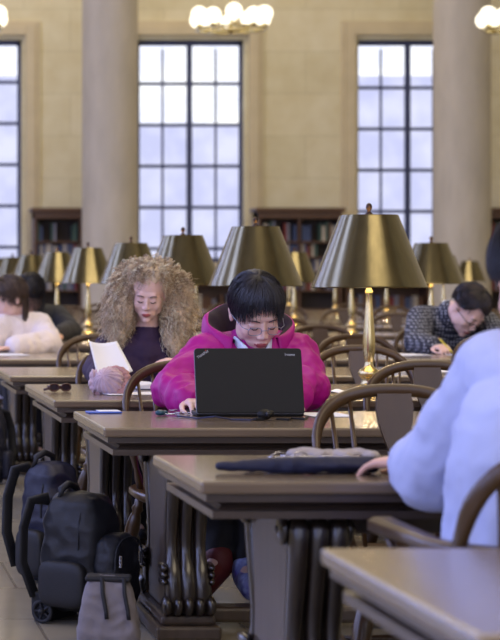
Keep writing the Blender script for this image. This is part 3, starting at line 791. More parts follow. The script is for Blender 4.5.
# hood lying open around the neck
nk = T((1.342, 6.45, .975)); vs = []; fs = []; NU, NV = 40, 14
for j in range(NV + 1):
    for i in range(NU + 1):
        a = R(-238 + 296 * i / NU - 0)   # opening towards -Y (front)
        ang = R(-60) + R(300) * i / NU
        front = .5 + .5 * math.cos(ang - PI / 2)      # 1 at the back, 0 at the front
        t = j / NV; rim = .015 + .105 * front ** .55
        # section: from the outside hem up over the rim and down inside
        if t < .6: u = t / .6; rr_ = .165 - .02 * u + .0 * u; zz = -.09 + (.09 + rim) * u
        else: u = (t - .6) / .4; rr_ = .145 - .065 * math.sin(u * PI / 2); zz = rim - .15 * u * u
        rr_ *= 1 + .10 * noise.noise(Vector((i * .22, j * .3, 3)))
        x = rr_ * math.cos(ang); y = rr_ * math.sin(ang) * .8 + .035
        zz += .012 * noise.noise(Vector((i * .25, j * .2, 9))) - (1 - front) * .03
        vs.append(nk + Vector((x, y, zz)))
for j in range(NV):
    for i in range(NU): fs.append((j * (NU + 1) + i, j * (NU + 1) + i + 1, (j + 1) * (NU + 1) + i + 1, (j + 1) * (NU + 1) + i))
hd = MB(); hd.add(vs, fs); ho = hd.build('hood', [M_pink, M_pinklin], jk, smooth=True)
for p in ho.data.polygons:
    if p.index >= NU * 9: p.material_index = 1
so = ho.modifiers.new('s', 'SOLIDIFY'); so.thickness = .008; ss = ho.modifiers.new('ss', 'SUBSURF'); ss.levels = 1; ss.render_levels = 1
c = MB()
for s_ in (-1, 1): c.sweep([nk + Vector(p) for p in ((s_ * .058, .01, .0), (s_ * .060, -.035, -.004), (s_ * .040, -.08, -.03), (s_ * .012, -.105, -.065))], .010, .032, side=(0, 0, 1), ws=[.9, 1, 1, .7])
c.build('shirt_collar', M_inner, jk, smooth=True)

# ---- woman with frizzy hair
J = dict(hip=(1.235, 8.06, .56), chest=(1.24, 8.03, .81), neck=(1.245, 8.01, .965), head=((1.246, 7.95, 1.108), -14, 20, 4),
         shL=(1.10, 8.02, .885), shR=(1.39, 8.02, .885), elL=(1.03, 7.86, .81), elR=(1.46, 7.90, .83), wrL=(1.02, 7.66, .80), wrR=(1.36, 7.72, .845), browmat=M_hbr)
root, M, T, _ = person('woman with very large frizzy blonde hair in a dark purple top reading papers', None, J, .89, M_skin_p, M_purple, gname='sweater', voxel=.0042, inflate=.012,
    handcfg=[((1.02, 7.66, .80), (.05, -1, .1), (0, .2, 1), 1, .3), ((1.36, 7.72, .845), (-1, -.25, .05), (0, -.3, 1), -1, .25)])
hc = T((1.250, 7.97, 1.068))
blobs = [((.0, -.020, .112), (.088, .098, .055)), ((.01, .055, .065), (.155, .12, .125)), ((-.112, .02, -.02), (.066, .085, .125)), ((.118, .02, -.03), (.072, .085, .145)), ((-.01, .09, -.04), (.14, .07, .15)),
         ((-.125, .01, -.11), (.048, .06, .075)), ((.10, -.02, -.14), (.05, .05, .08))]
hb = MB()
for c_, r_ in blobs: hb.ell(hc + Vector(c_), [v * .86 for v in r_], None, 20, 14)
me = remesh(hb, 'hair', .008, 4); displace(me, lambda c: .012 * noise.noise(c * 22) + .008 * noise.noise(c * 50))
hbase = put(me, 'hair', M_bl[0], root)
rnd = random.Random(5); paths = []
while len(paths) < 3400:
    c_, r_ = rnd.choices(blobs, [2.2, 4.5, 2.2, 2.6, 1.5, 1.3, 1.3])[0]
    u = Vector((rnd.gauss(0, 1), rnd.gauss(-.25, 1), rnd.gauss(0, 1))).normalized() * min(1.22, rnd.uniform(.84, 1.06) + abs(rnd.gauss(0, .05)))
    e = Vector((c_[0] + u.x * r_[0], c_[1] + u.y * r_[1], c_[2] + u.z * r_[2]))
    if e.y < -.02 and ((e.x + .006) / .062) ** 2 + ((e.z - .012) / .068) ** 2 < 1: continue
    if e.y < -.02 and abs(e.x + .006) < .050 and e.z < 0: continue     # the face stays free
    s0 = Vector((e.x * .45, .01 + e.y * .35, .05 + max(-.04, e.z * .4)))
    mid = (s0 + e) * .5 + Vector((e.x * .35, -.01, .03 + .02 * rnd.random()))
    tail = e + Vector((e.x * .12 + rnd.uniform(-.012, .012), rnd.uniform(-.01, .012), -rnd.uniform(.01, .06)))
    ph = rnd.uniform(0, 6.28); fr = rnd.uniform(3, 7); am = rnd.uniform(.003, .010); pts = []
    ok = True
    for i in range(22):
        t = .35 + .65 * i / 21
        if t < .8: v = t / .8; p = s0 * (1 - v) ** 2 + mid * 2 * v * (1 - v) + e * v * v
        else: v = (t - .8) / .2; p = e * (1 - v) + tail * v
        a = ph + fr * 2 * PI * t; p = p + Vector((math.cos(a), math.sin(a) * .7, math.sin(a + 1) * .6)) * am
        if p.y < -.03 and (((p.x + .006) / .050) ** 2 + ((p.z - .010) / .062) ** 2 < 1 or (abs(p.x + .006) < .038 and p.z < 0)): ok = False
        pts.append(hc + p)
    if ok: paths.append(pts)
strands('hair_strands', paths, .0014, M_bl, hbase)

# ---- girl in the cream sweater, seen from the side
J = dict(hip=(1.06, 11.52, .56), chest=(1.06, 11.45, .82), neck=(1.04, 11.43, .945), head=((.99, 11.38, 1.055), -72, 22, 0),
         shL=(.94, 11.36, .895), shR=(1.165, 11.48, .895), elL=(.86, 11.20, .80), elR=(1.205, 11.28, .80), wrL=(.80, 11.0, .79), wrR=(.98, 11.04, .79), browmat=M_hbr)
root, M, T, _ = person('girl with long brown hair in a cream sweater seen in profile at the left edge', None, J, 1.04, M_skin_p, M_cream, gname='sweater', voxel=.006, gv=.008, inflate=.03, fold=.010,
    handcfg=[((.98, 11.04, .79), (-1, -.3, -.05), (0, 0, 1), 1, .5)])
cap_hair(M, lambda ph: 52 + 75 * min(1, max(0, (abs((math.degrees(ph) + 180) % 360 - 180) - 15) / 75)), [M_hbr, M_hbr2], root, rad=(.085, .106, .094), n=700, seed=8, r=.0018,
         drop=lambda ph: .22 if abs((math.degrees(ph) + 180) % 360 - 180) > 120 else .03)
# ---- dark haired person behind
J = dict(hip=(1.40, 13.85, .56), chest=(1.39, 13.80, .84), neck=(1.37, 13.76, .96), head=((1.34, 13.70, 1.06), -30, 38, 0),
         shL=(1.25, 13.76, .92), shR=(1.53, 13.78, .92), elL=(1.18, 13.55, .82), elR=(1.60, 13.56, .82), wrL=(1.24, 13.34, .80), wrR=(1.48, 13.34, .80))
root, M, T, _ = person('dark haired person in a black jacket behind the girl in the cream sweater', None, J, 1.1, M_skin, M_dark, voxel=.008, gv=.010, inflate=.025,
    handcfg=[((1.24, 13.34, .80), (.3, -1, 0), (0, 0, 1), 1, .4), ((1.48, 13.34, .80), (-.3, -1, 0), (0, 0, 1), -1, .4)])
cap_hair(M, lambda ph: 70 + 55 * min(1, abs((math.degrees(ph) + 180) % 360 - 180) / 90), [M_hb, M_hb2], root, rad=(.09, .11, .1), n=300, seed=9, r=.002, drop=lambda ph: .12)
# ---- man in the patterned sweater
J = dict(hip=(3.54, 11.56, .56), chest=(3.49, 11.50, .85), neck=(3.50, 11.38, 1.0), head=((3.56, 11.25, .995), 24, 50, 10),
         shL=(3.345, 11.42, .945), shR=(3.68, 11.42, .945), elL=(3.26, 11.20, .815), elR=(3.76, 11.18, .81), wrL=(3.29, 10.99, .80), wrR=(3.58, 10.98, .80))
root, M, T, go = person('man with short dark hair and glasses in a patterned grey sweater bent over writing', None, J, 1.15, M_skin_p, M_knit, gname='sweater', voxel=.0055, gv=.008, inflate=.024, fold=.006, male=True,
    handcfg=[((3.29, 10.99, .80), (.4, -1, -.02), (-.2, 0, 1), 1, .55), ((3.58, 10.98, .80), (-.6, -1, 0), (0, 0, 1), -1, .4)])
cap_hair(M, lambda ph: 66 + 7 * math.sin(ph * 5 + 1) + 44 * min(1, max(0, (abs((math.degrees(ph) + 180) % 360 - 180) - 35) / 65)), [M_hb, M_hbr], root, rad=(.083, .106, .096), n=700, seed=12, r=.0016)
glasses(M, root, M_black, .002)
c = MB(); nk = T((3.525, 11.36, 1.0))
c.sweep([nk + Vector((.068 * math.cos(a), .055 * math.sin(a) + .0, .012 + .02 * math.sin(a))) for a in [2 * PI * q / 20 for q in range(20)]], .016, .045, side=(0, 0, 1), closed=True)
c.build('shirt_collar', M_inner, go, smooth=True)
# ---- man in the white shirt, back to the camera
J = dict(hip=(1.29, 3.58, .56), chest=(1.30, 3.56, .88), neck=(1.29, 3.62, 1.045), head=((1.300, 3.68, 1.165), 190, 22, 0),
         shL=(1.215, 3.66, .995), shR=(1.47, 3.60, .995), elL=(1.152, 3.86, .795), elR=(1.56, 3.82, .82), wrL=(1.20, 4.13, .79), wrR=(1.42, 4.12, .79))
root, M, T, _ = person('man in a white shirt seen from behind leaning on the table at the right edge', None, J, 1.02, M_skin, M_white, gname='shirt', voxel=.0055, gv=.006, inflate=.024, fold=.013, fsc=7, male=True, handcfg=[((1.20, 4.13, .79), (-.8, .6, -.03), (0, 0, 1), 1, .35), ((1.42, 4.12, .79), (-.2, 1, -.05), (0, 0, 1), -1, .35)])
cap_hair(M, lambda ph: 58 + 58 * min(1, max(0, (abs((math.degrees(ph) + 180) % 360 - 180) - 20) / 70)), [M_hb, M_hb2], root, rad=(.086, .108, .098), n=1200, seed=14, r=.0013)
# ==PEOPLE-END==
# ==ITEMS==
# ------------------------------------------------------------------ things on the tables
TT = FZ + TH
M_paper = mat('white_paper', (226, 228, 238), .8); M_bluepl = mat('blue_cover', (56, 96, 196), .4); M_navy = mat('navy_fabric', (14, 20, 50), .7, var=.15, bump=.3, bscale=150)
M_key = mat('silver_metal', (190, 190, 200), .25, 1.0); M_teal = mat('teal_plastic', (14, 64, 84), .35); M_cable = mat('dark_blue_cable', (30, 36, 70), .45)
M_knitpink = mat('knitted_wool_pink', (186, 160, 172), .95, var=.15, vscale=40, bump=.6, bscale=160, bdist=.004, sheen=.3)
M_knitbr = mat('knitted_wool_brim', (172, 130, 128), .95, var=.2, vscale=40, bump=.6, bscale=160, bdist=.004)
M_logo = mat('grey_logo_print', (150, 152, 160), .4, .3); M_red = mat('red_dot', (200, 20, 20), .4)
M_grey = mat('silver_laptop_edge', (120, 122, 132), .35, .6); M_screen = mat('dark_screen', (24, 28, 40), .15)
def text(s_, size, mat_, parent, M, name='logo_lettering', bold=0):
    cu = bpy.data.curves.new(name, 'FONT'); cu.body = s_; cu.size = size; cu.extrude = .0004; cu.align_x = 'CENTER'; cu.align_y = 'CENTER'; cu.offset = bold
    to = link(bpy.data.objects.new(name, cu)); dg = bpy.context.evaluated_depsgraph_get(); dg.update()
    me = bpy.data.meshes.new_from_object(to.evaluated_get(dg)); bpy.data.objects.remove(to)
    me.materials.clear(); me.materials.append(mat_); o = link(bpy.data.objects.new(name, me)); o.parent = parent; o.matrix_local = M; return o
# laptop
root = empty('laptop', (1.237, 5.955, TT + .0005), label='black open laptop seen from behind, lid towards the camera', cat='laptop')
b = MB().box(-.160, .160, 0, .20, 0, .014); b.build('laptop_base', M_black, root, bevel=.004)
kb = MB()
for r_ in range(5):
    for c_ in range(14): kb.box(-.145 + c_ * .0208, -.145 + c_ * .0208 + .018, .03 + r_ * .019, .045 + r_ * .019, .0135, .0165)
kb.build('keyboard', M_cable, root)
Ml = Matrix.Translation((0, -.004, .010)) @ Matrix.Rotation(R(-14), 4, 'X')
W2, H2 = .160, .197; lid = MB(); out = []
for cx_, cz_, a0 in ((W2 - .01, H2 - .01, 0), (-W2 + .01, H2 - .01, 90), (-W2 + .004, .004, 180), (W2 - .004, .004, 270)):
    rr_ = .01 if a0 < 180 else .004
    for q in range(5): a = R(a0 + q * 22.5); out.append((cx_ + rr_ * math.cos(a), cz_ + rr_ * math.sin(a)))
lid.prism(out, .009, Ml); lo = lid.build('laptop_lid', M_black, root, bevel=.0015)
rim = MB().sweep([Ml @ Vector((x, .004, z)) for x, z in out], .0022, .0022, closed=True, n=6); rim.build('lid_rim', M_grey, lo)
MB().box(-.148, .148, .0046, .0056, .018, .186, Ml).build('screen', M_screen, lo)
RX = Matrix.Rotation(R(90), 4, 'X')
text('ThinkPad', .0105, M_logo, lo, Ml @ Matrix.Translation((-.136, -.0047, .178)) @ Matrix.Rotation(R(-33), 4, 'Y') @ RX, bold=.0002)
MB().ell((0, 0, 0), (.0014, .0006, .0014), Ml @ Matrix.Translation((-.1268, -.0052, .1900))).build('logo_dot', M_red, lo)
text('lenovo', .011, M_logo, lo, Ml @ Matrix.Translation((.125, -.0047, .177)) @ RX, bold=.0003)
# mouse-like receiver with its cable
def mk_mesh(mb, name, m, label, cat, loc, voxel=None, it=3, group=None, **kw):
    if voxel: me = remesh(mb, name, voxel, it); me.materials.clear(); [me.materials.append(x) for x in (m if isinstance(m, list) else [m])]; me.shade_smooth(); o = link(bpy.data.objects.new(name, me))
    else: o = mb.build(name, m, **kw)
    o.location = loc; tag(o, label, cat, group); return o
root = empty('webcam', (1.246, 5.80, TT + .001), label='small black webcam lying on the table in front of the laptop lid', cat='webcam')
b = MB(); b.ell((0, 0, .016), (.022, .017, .016)); b.box(-.03, .0, -.012, .012, 0, .006); b.cap((-.01, 0, .006), (.018, .0, .018), .008, .011)
put(remesh(b, 'webcam_body', .002, 2), 'webcam_body', M_black, root)
MB().turned((.006, -.014, .018), (.008, -.019, .018), [(.009, 0), (.009, 1)], 16).build('lens', M_screen, root, smooth=True)
c = MB(); c.sweep([Vector(p) for p in ((1.23, 5.80, TT + .005), (1.20, 5.775, TT + .003), (1.15, 5.80, TT + .003), (1.10, 5.79, TT + .012), (1.06, 5.84, TT + .003), (1.035, 5.90, TT + .003), (1.015, 5.93, TT + .004))], .005, .005, n=8)
c.build('cable', M_cable); o = bpy.data.objects['cable']; tag(o, 'thin dark blue cable curving past the foot of the laptop', 'cable')
c = MB(); c.sweep([Vector(p) for p in ((1.28, 5.80, TT + .004), (1.31, 5.78, TT + .004), (1.33, 5.83, TT + .004), (1.36, 5.80, TT + .004), (1.38, 5.86, TT + .004), (1.395, 5.9, TT + .004))], .006, .006, n=8)
o = c.build('cable', M_black); tag(o, 'short black cable at the right foot of the laptop', 'cable')
# keys
root = empty('key_bunch', (1.0, 5.98, TT + .001), label='bunch of keys with a teal fob left of the laptop', cat='keys')
MB().sweep([(.018 * math.cos(a), .018 * math.sin(a), .006) for a in [2 * PI * q / 20 for q in range(20)]], .003, .003, closed=True, n=6).build('key_ring', M_key, root, smooth=True)
for q, a in enumerate((0, 25, -30, 60)):
    Mk = Matrix.Rotation(R(a), 4, 'Z') @ Matrix.Translation((.02, 0, .003 + q * .004)); kx = MB(); kx.turned(Mk @ Vector((.01, 0, -.001)), Mk @ Vector((.01, 0, .0015)), [(.012, 0), (.012, 1)], 14); kx.box(.02, .05, -.003, .003, -.001, .0015, Mk); kx.box(.036, .048, .003, .006, -.001, .0015, Mk)
    kx.build('key', M_key, root)
b = MB(); b.ell((-.028, 0, .009), (.015, .012, .009)); b.ell((-.012, .012, .008), (.010, .010, .008)); b.build('fob', M_teal, root, smooth=True)
# phone
root = empty('phone', (.822, 6.12, TT + .0005), R(4), label='blue and white mobile phone near the left corner of the laptop table', cat='phone')
MB().box(-.052, .052, -.03, .03, 0, .005).build('phone_case', M_bluepl, root, bevel=.004)
MB().box(-.018, .048, -.027, .027, .005, .0075).build('phone_screen', M_paper, root, bevel=.001)
# papers
def sheet(name, label, x, y, z, w, d, rz=0, tilt=(0, 0), n=10, amp=.003, cat='paper', m=None, group=None, t=.001):
    vs = []; fs = []
    for s_ in (0, 1):
        for j in range(n + 1):
            for i in range(n + 1):
                u, v = i / n - .5, j / n - .5; h = amp * (1 + math.sin(u * 5 + x * 9) * math.cos(v * 4 + y)); vs.append((u * w, v * d, h + (t if s_ else 0)))
    K = (n + 1) ** 2
    for j in range(n):
        for i in range(n):
            a = j * (n + 1) + i; fs.append((a, a + n + 1, a + n + 2, a + 1)); a += K; fs.append((a, a + 1, a + n + 2, a + n + 1))
    bo = [i for i in range(n + 1)] + [(j * (n + 1) + n) for j in range(1, n + 1)] + [n * (n + 1) + i for i in range(n - 1, -1, -1)] + [j * (n + 1) for j in range(n - 1, 0, -1)]
    for q in range(len(bo)): a, b2 = bo[q], bo[(q + 1) % len(bo)]; fs.append((a, b2, b2 + K, a + K))
    m_ = MB(); m_.add(vs, fs); o = m_.build(name, m or M_paper, smooth=False); o.location = (x, y, z); o.rotation_euler = (R(tilt[0]), R(tilt[1]), rz); tag(o, label, cat, group); return o
sheet('paper_sheet', 'white sheet of paper under the right sleeve beside the laptop', 1.475, 6.02, TT + .0008, .13, .18, .1, amp=.001)
o = MB()  # paper held up by the frizzy haired woman
q4 = [P(89, 341, 7.52), P(117, 341, 7.56), P(133, 371, 7.44), P(98, 378, 7.38)]
n = 10; vs = []; fs = []
nrm = (q4[1] - q4[0]).cross(q4[3] - q4[0]).normalized()
for s_ in (0, 1):
    for j in range(n + 1):
        for i in range(n + 1):
            u, v = i / n, j / n; p = (q4[0] * (1 - u) + q4[1] * u) * (1 - v) + (q4[3] * (1 - u) + q4[2] * u) * v; vs.append(p + nrm * (.012 * math.sin(PI * u) + .0012 * s_))
K = (n + 1) ** 2
for j in range(n):
    for i in range(n): a = j * (n + 1) + i; fs.append((a, a + n + 1, a + n + 2, a + 1)); fs.append((a + K, a + K + 1, a + K + n + 2, a + K + n + 1))
for q in range(n): fs += [(q, q + 1, q + 1 + K, q + K), (n * (n + 1) + q, n * (n + 1) + q + K, n * (n + 1) + q + 1 + K, n * (n + 1) + q + 1), (q * (n + 1), q * (n + 1) + K, (q + 1) * (n + 1) + K, (q + 1) * (n + 1)), (q * (n + 1) + n, (q + 1) * (n + 1) + n, (q + 1) * (n + 1) + n + K, q * (n + 1) + n + K)]
ce = sum(q4, Vector()) / 4; o.add([v - ce for v in vs], fs); o = o.build('paper_sheet', M_paper, smooth=True); o.location = ce; tag(o, 'tilted white sheet held up by the frizzy haired woman', 'paper')
sheet('paper_sheet', 'flat white sheet on the table below the hat', 1.05, 7.12, TT + .0008, .20, .15, .2, amp=.001)
# open book before the frizzy haired woman
root = empty('open_book', (1.25, 7.5, TT + .0005), .08, label='open book lying before the frizzy haired woman, right of the hat', cat='book')
for s_ in (-1, 1):
    pg = MB(); prof = [(0, .004)] + [(s_ * .13 * t, .004 + .018 * math.sin(min(1, t * 1.15) * PI * .75) ** .8) for t in (.1, .25, .4, .6, .8, 1)] + [(s_ * .13, .003)]
    pg.prism(prof, .19); pg.build('pages', M_paper, root)
MB().box(-.138, .138, -.1, .1, 0, .003).build('book_cover', M_cable, root)
# knitted hat
root = empty('knitted_hat', P(111, 378, 7.12) , label='pink and grey ribbed knitted hat lying on the table', cat='hat'); root.location.z = TT
vs = []; fs = []; NU, NV = 96, 18; Mh = Matrix.Translation((-.008, 0, .046)) @ Vector((-.5, -.62, .45)).to_track_quat('Z', 'Y').to_matrix().to_4x4()
for j in range(NV + 1):
    th = R(4 + 100 * j / NV)
    for i in range(NU):
        ph = 2 * PI * i / NU; rb_ = 1 + .055 * math.cos(16 * ph) * math.sin(th) + .05 * noise.noise(Vector((math.cos(ph) * 2, math.sin(ph) * 2, j * .2)))
        vs.append(Mh @ Vector((.056 * rb_ * math.sin(th) * math.cos(ph), .052 * rb_ * math.sin(th) * math.sin(ph), .052 * rb_ * math.cos(th) - .005)))
for j in range(NV):
    for i in range(NU): i2 = (i + 1) % NU; fs.append((j * NU + i, j * NU + i2, (j + 1) * NU + i2, (j + 1) * NU + i))
fs.append(tuple(range(NU))); fs.append(tuple(NV * NU + i for i in range(NU)))
mb = MB(); mb.add(vs, fs); mb.build('hat_crown', M_knitpink, root, smooth=True)
mb = MB(); pts = []
for i in range(96):
    ph = 2 * PI * i / 96; rb_ = 1 + .05 * math.cos(16 * ph); pts.append(Mh @ Vector((.058 * rb_ * math.cos(ph), .054 * rb_ * math.sin(ph), -.024)))
mb.sweep(pts, .03, .036, side=None, closed=True, n=12); mb.build('hat_brim', M_knitbr, root, smooth=True)
mb = MB(); 
for q in range(7): mb.ell((-.05 + .008 * math.sin(q * 2), .03 + .003 * q, .02 + q * .0085), (.022 - q * .001, .02, .016), None, 14, 8)
me = remesh(mb, 'ear_flap', .003, 3); displace(me, lambda c: .003 * math.sin(c.x * 500)); put(me, 'ear_flap', M_knitpink, root)
# sunglasses
root = empty('sunglasses', P(60, 383, 7.25), R(20), label='brown sunglasses folded on the table left of the hat', cat='sunglasses'); root.location.z = TT + .001
M_sg = mat('tortoise_frame', (70, 40, 36), .25, coat=.4); M_sl = mat('dark_lens', (40, 30, 34), .08)
for s_ in (-1, 1):
    pts = [(s_ * .024 + .019 * math.cos(a), 0, .016 + .013 * math.sin(a)) for a in [2 * PI * q / 20 for q in range(20)]]
    MB().sweep(pts, .006, .006, closed=True, n=8).build('lens_frame', M_sg, root, smooth=True)
    MB().prism([(p[0], p[2]) for p in pts], .002).build('lens', M_sl, root)
    MB().sweep([(s_ * .044, 0, .020), (s_ * .042, .02, .02), (-s_ * .02, .03 + .008 * s_, .012), (-s_ * .045, .034 + .008 * s_, .006)], .004, .009, n=8).build('temple', M_sg, root, smooth=True)
MB().sweep([(-.006, 0, .018), (0, -.002, .021), (.006, 0, .018)], .005, .005, n=8).build('bridge', M_sg, root)
# pouch on the second table
b = MB(); b.cap((-.165, .0, .012), (-.02, -.012, .016), .008, .017); b.cap((-.02, -.012, .016), (.155, .008, .016), .017, .016); b.cap((-.1, .03, .012), (.15, .035, .015), .010, .016); b.ell((.02, .012, .015), (.15, .04, .014))
me = remesh(b, 'pouch_body', .004, 4); displace(me, folds(.003, 30))
root = empty('fabric_pouch', (.975, 4.21, TT + .003), R(-3), label='long folded navy fabric pouch on the near table', cat='pouch'); put(me, 'pouch_body', M_navy, root)
MB().sweep([(-.05, .0, .032), (.04, -.004, .034), (.13, .01, .0335)], .006, .003, n=6).build('zip', M_key, root)
root = empty('eyeglasses', (.985, 4.335, TT + .003), R(15), label='folded silver eyeglasses behind the navy pouch', cat='eyeglasses')
for s_ in (-1, 1):
    MB().sweep([(s_ * .025 + .02 * math.cos(a), 0, .018 + .014 * math.sin(a)) for a in [2 * PI * q / 20 for q in range(20)]], .003, .003, closed=True, n=6).build('lens_frame', M_key, root, smooth=True)
    MB().sweep([(s_ * .046, 0, .022), (s_ * .044, .015, .02), (-s_ * .04, .03 + .006 * s_, .005)], .003, .004, n=6).build('temple', M_key, root, smooth=True)
sheet('paper_sheet', 'white booklet by the empty armchair on the near table', 1.17, 4.56, TT + .0008, .12, .08, .5, amp=.004)
sheet('blue_folder', 'blue folder lying on the near table beside the white booklet', 1.07, 4.56, TT + .0008, .10, .07, -.1, amp=.001, cat='folder', m=M_bluepl, t=.003)
sheet('paper_sheet', 'crumpled white sheet on the hat table seen through the empty armchairs', 1.76, 6.95, TT + .0008, .12, .12, .5, amp=.012)
sheet('paper_sheet', 'white sheet right of the biggest lamp foot on the hat table', 2.12, 7.15, TT + .0008, .2, .25, -.2, amp=.001)
for x, y, w_, lab in ((3.42, 10.72, .21, 'sheet of paper under the pencil of the man in the patterned sweater'), (3.08, 10.8, .2, 'sheet of paper left of the man in the patterned sweater'), (.93, 10.8, .2, 'sheet of paper before the girl in the cream sweater'), (2.75, 8.9, .21, 'sheet of paper lying behind the biggest lamp stem')):
    sheet('paper_sheet', 'white ' + lab, x, y, TT + .0008, w_, .28, .1, amp=.001)
M_tis = mat('crumpled_cloth', (158, 150, 150), .85, var=.1)
b = MB()
for q in range(9): b.ell((-.075 + q * .02, .012 * math.sin(q * 2.1), .009 + .003 * math.sin(q * 1.3)), (.022, .030, .010), None, 12, 8)
me = remesh(b, 'crumpled_cloth', .004, 3); displace(me, folds(.005, 26)); me.materials.clear(); me.materials.append(M_tis); o = link(bpy.data.objects.new('crumpled_cloth', me)); o.location = (1.10, 4.44, TT + .012)
tag(o, 'crumpled pale grey cloth on the near table between the pouch and the white sleeve', 'cloth')
M_pencil = mat('yellow_paint', (222, 206, 60), .4)
root = empty('pencil', (3.362, 10.89, TT + .008), label='yellow pencil in the hand of the man in the patterned sweater', cat='pencil')
d = Vector((-.055, .05, .075)); MB().turned((0, 0, 0), d, [(.001, 0), (.0045, .1), (.0045, .92), (.0045, 1)], 8).build('barrel', M_pencil, root); MB().turned(d, d * 1.07, [(.0045, 0), (.0045, 1)], 8).build('eraser', M_knitbr, root)
root = empty('pencil', (.87, 10.62, TT + .005), R(100), label='pencil lying before the girl in the cream sweater', cat='pencil')
MB().turned((0, 0, 0), (0, .16, 0), [(.001, 0), (.0045, .1), (.0045, 1)], 8).build('barrel', M_pencil, root)

# ------------------------------------------------------------------ bags on the floor
M_bp = mat('black_nylon', (11, 12, 19), .6, var=.2, bump=.3, bscale=200); M_bp2 = mat('navy_nylon', (18, 22, 46), .55, var=.2, bump=.3, bscale=200)
M_strap = mat('webbing', (16, 17, 24), .7); M_canvas = mat('grey_canvas', (118, 112, 116), .9, var=.1, bump=.4, bscale=120)
def rbox(mb, c, r, p=.45, nu=32, nv=18, top=1.0, M=None):
    vs = []; fs = []
    for j in range(nv + 1):
        th = -PI / 2 + PI * j / nv
        for k_ in range(nu):
            a = 2 * PI * k_ / nu; f = lambda v: math.copysign(abs(v) ** p, v); sc_ = 1 + (top - 1) * (f(math.sin(th)) * .5 + .5)
            q = Vector((c[0] + r[0] * f(math.cos(th)) * f(math.cos(a)) * sc_, c[1] + r[1] * f(math.cos(th)) * f(math.sin(a)) * sc_, c[2] + r[2] * f(math.sin(th)))); vs.append(M @ q if M is not None else q)
    for j in range(nv):
        for k_ in range(nu): k2 = (k_ + 1) % nu; fs.append((j * nu + k_, j * nu + k2, (j + 1) * nu + k2, (j + 1) * nu + k_))
    mb.add(vs, fs)
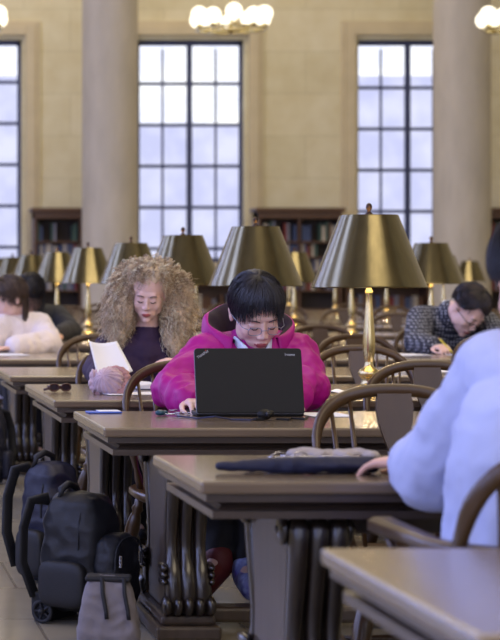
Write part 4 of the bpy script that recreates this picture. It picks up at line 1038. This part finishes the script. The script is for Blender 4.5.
def backpack(x, y, rz, w, d, h, m, label, wheels=False, m2=None, lean=0):
    root = empty('backpack', (x, y, FZ), rz, label=label, cat='bag'); m2 = m2 or m
    b = MB(); z0 = .035 if wheels else .0
    rbox(b, (0, 0, z0 + h / 2), (w / 2, d / 2, h / 2), .5, top=.85); me = remesh(b, 'main_body', .005, 4); displace(me, folds(.007, 14)); put(me, 'main_body', m, root)
    b = MB(); rbox(b, (0, -d / 2 - .012, z0 + h * .36), (w * .42, .045, h * .32), .5, top=.9); me = remesh(b, 'front_pocket', .005, 4); displace(me, folds(.005, 18)); fp = put(me, 'front_pocket', m2, root)
    arc = [(w * .40 * math.cos(a), -d / 2 - .052, z0 + h * .40 + h * .26 * math.sin(a) ** .6) for a in [PI * q / 16 for q in range(17)]]
    MB().sweep(arc, .005, .006, n=6).build('zip', M_strap, fp)
    for sx in (-1, 1): MB().box(sx * w * .3 - .003, sx * w * .3 + .003, -d / 2 - .064, -d / 2 - .056, z0 + h * .42, z0 + h * .52).build('zip_pull', M_key, fp)
    arc = [(w * .47 * math.cos(a), -d * .2, z0 + h * .55 + h * .44 * math.sin(a) ** .7) for a in [PI * q / 20 for q in range(21)]]
    MB().sweep(arc, .006, .008, n=6).build('zip', M_strap, root)
    b = MB(); b.sweep([(-.05, d * .2, z0 + h * .95), (-.04, d * .2, z0 + h * 1.04), (0, d * .2, z0 + h * 1.075), (.04, d * .2, z0 + h * 1.04), (.05, d * .2, z0 + h * .95)], .022, .02, n=8); b.build('carry_handle', M_strap, root, smooth=True)
    for sx in (-1, 1):
        MB().sweep([(sx * w * .25, d / 2 - .03, z0 + h * .95), (sx * w * .36, d / 2 + .02, z0 + h * .93), (sx * w * .5, d / 2 + .03, z0 + h * .7), (sx * w * .54, d / 2 + .028, z0 + h * .4), (sx * w * .5, d / 2 - .01, z0 + h * .12)], .045, .016, side=(0, 1, .1), n=10).build('shoulder_strap', M_strap, root, smooth=True)
        rb_ = MB(); rbox(rb_, (sx * (w / 2 + .005), 0, z0 + h * .25), (.025, d * .36, h * .2), .5); rb_.build('side_pocket', m2, root, smooth=True)
    if wheels:
        for sx in (-1, 1):
            wl = MB().sweep([(sx * (w / 2 + .012), d * .30 + .030 * math.cos(a), .036 + .030 * math.sin(a)) for a in [2 * PI * q / 24 for q in range(24)]], .012, .012, side=(1, 0, 0), closed=True, n=8)
            wl.cap((sx * (w / 2 + .005), d * .3, .036), (sx * (w / 2 + .018), d * .3, .036), .010, .010, 12)
            for q in range(5): a = q * 1.2566; wl.cap((sx * (w / 2 + .012), d * .3, .036), (sx * (w / 2 + .012), d * .3 + .028 * math.cos(a), .036 + .028 * math.sin(a)), .004, .004, 6)
            wl.build('wheel', M_strap, root, smooth=True)
            MB().box(sx * (w / 2 - .005) - .012, sx * (w / 2 - .005) + .012, d * .2, d * .5, .03, .09).build('wheel_guard', M_strap, root, bevel=.006)
        MB().box(-w * .45, w * .45, d * .3, d * .5, .0, .04).build('base_foot', M_strap, root, bevel=.005)
    return root
backpack(.735, 5.97, R(52), .20, .22, .345, M_bp, 'black wheeled backpack with grab handle standing in the aisle', wheels=True)
backpack(.735, 6.78, R(40), .19, .17, .40, M_bp2, 'navy backpack behind the black wheeled one', m2=M_bp)
backpack(.775, 10.0, R(-20), .17, .13, .37, M_bp2, 'dark blue backpack at the very left edge by the cream sweater girl')
root = empty('tote_bag', (.755, 5.52, FZ), R(-12), label='small grey canvas bag with black straps before the wheeled backpack', cat='bag')
b = MB(); rbox(b, (0, 0, .10), (.094, .055, .10), .45, top=.62); me = remesh(b, 'bag_body', .005, 3); displace(me, folds(.005, 22)); put(me, 'bag_body', M_canvas, root)
MB().box(-.062, .062, -.036, .036, .188, .203).build('bag_top', M_strap, root, bevel=.006)
for x in (-.015, .045):
    MB().sweep([(x, -.034, .2), (x + .002, -.045, .16), (x + .012, -.053, .11), (x + .014, -.055, .09)], .012, .005, side=(0, 1, 0), n=6).build('strap', M_strap, root, smooth=True)
# ==ITEMS-END==
# ------------------------------------------------------------------ enlarge the finished place to real size
for o in COL.objects:
    if o.parent is None:
        l = o.location
        o.location = (l.x * S12, l.y * S12, (l.z - FZ) * S12)
        if o.type == 'LIGHT':
            if o.data.type == 'AREA': o.data.size *= S12; o.data.size_y *= S12
            else: o.data.shadow_soft_size *= S12
            if 'sc' not in o.data: o.data.energy *= S12 ** 2; o.data['sc'] = 1
        elif o.type != 'CAMERA': o.scale = tuple(v * S12 for v in o.scale)
cam_d.dof.focus_distance *= S12
for o in [x for x in COL.objects if x.type == 'LIGHT']: pass
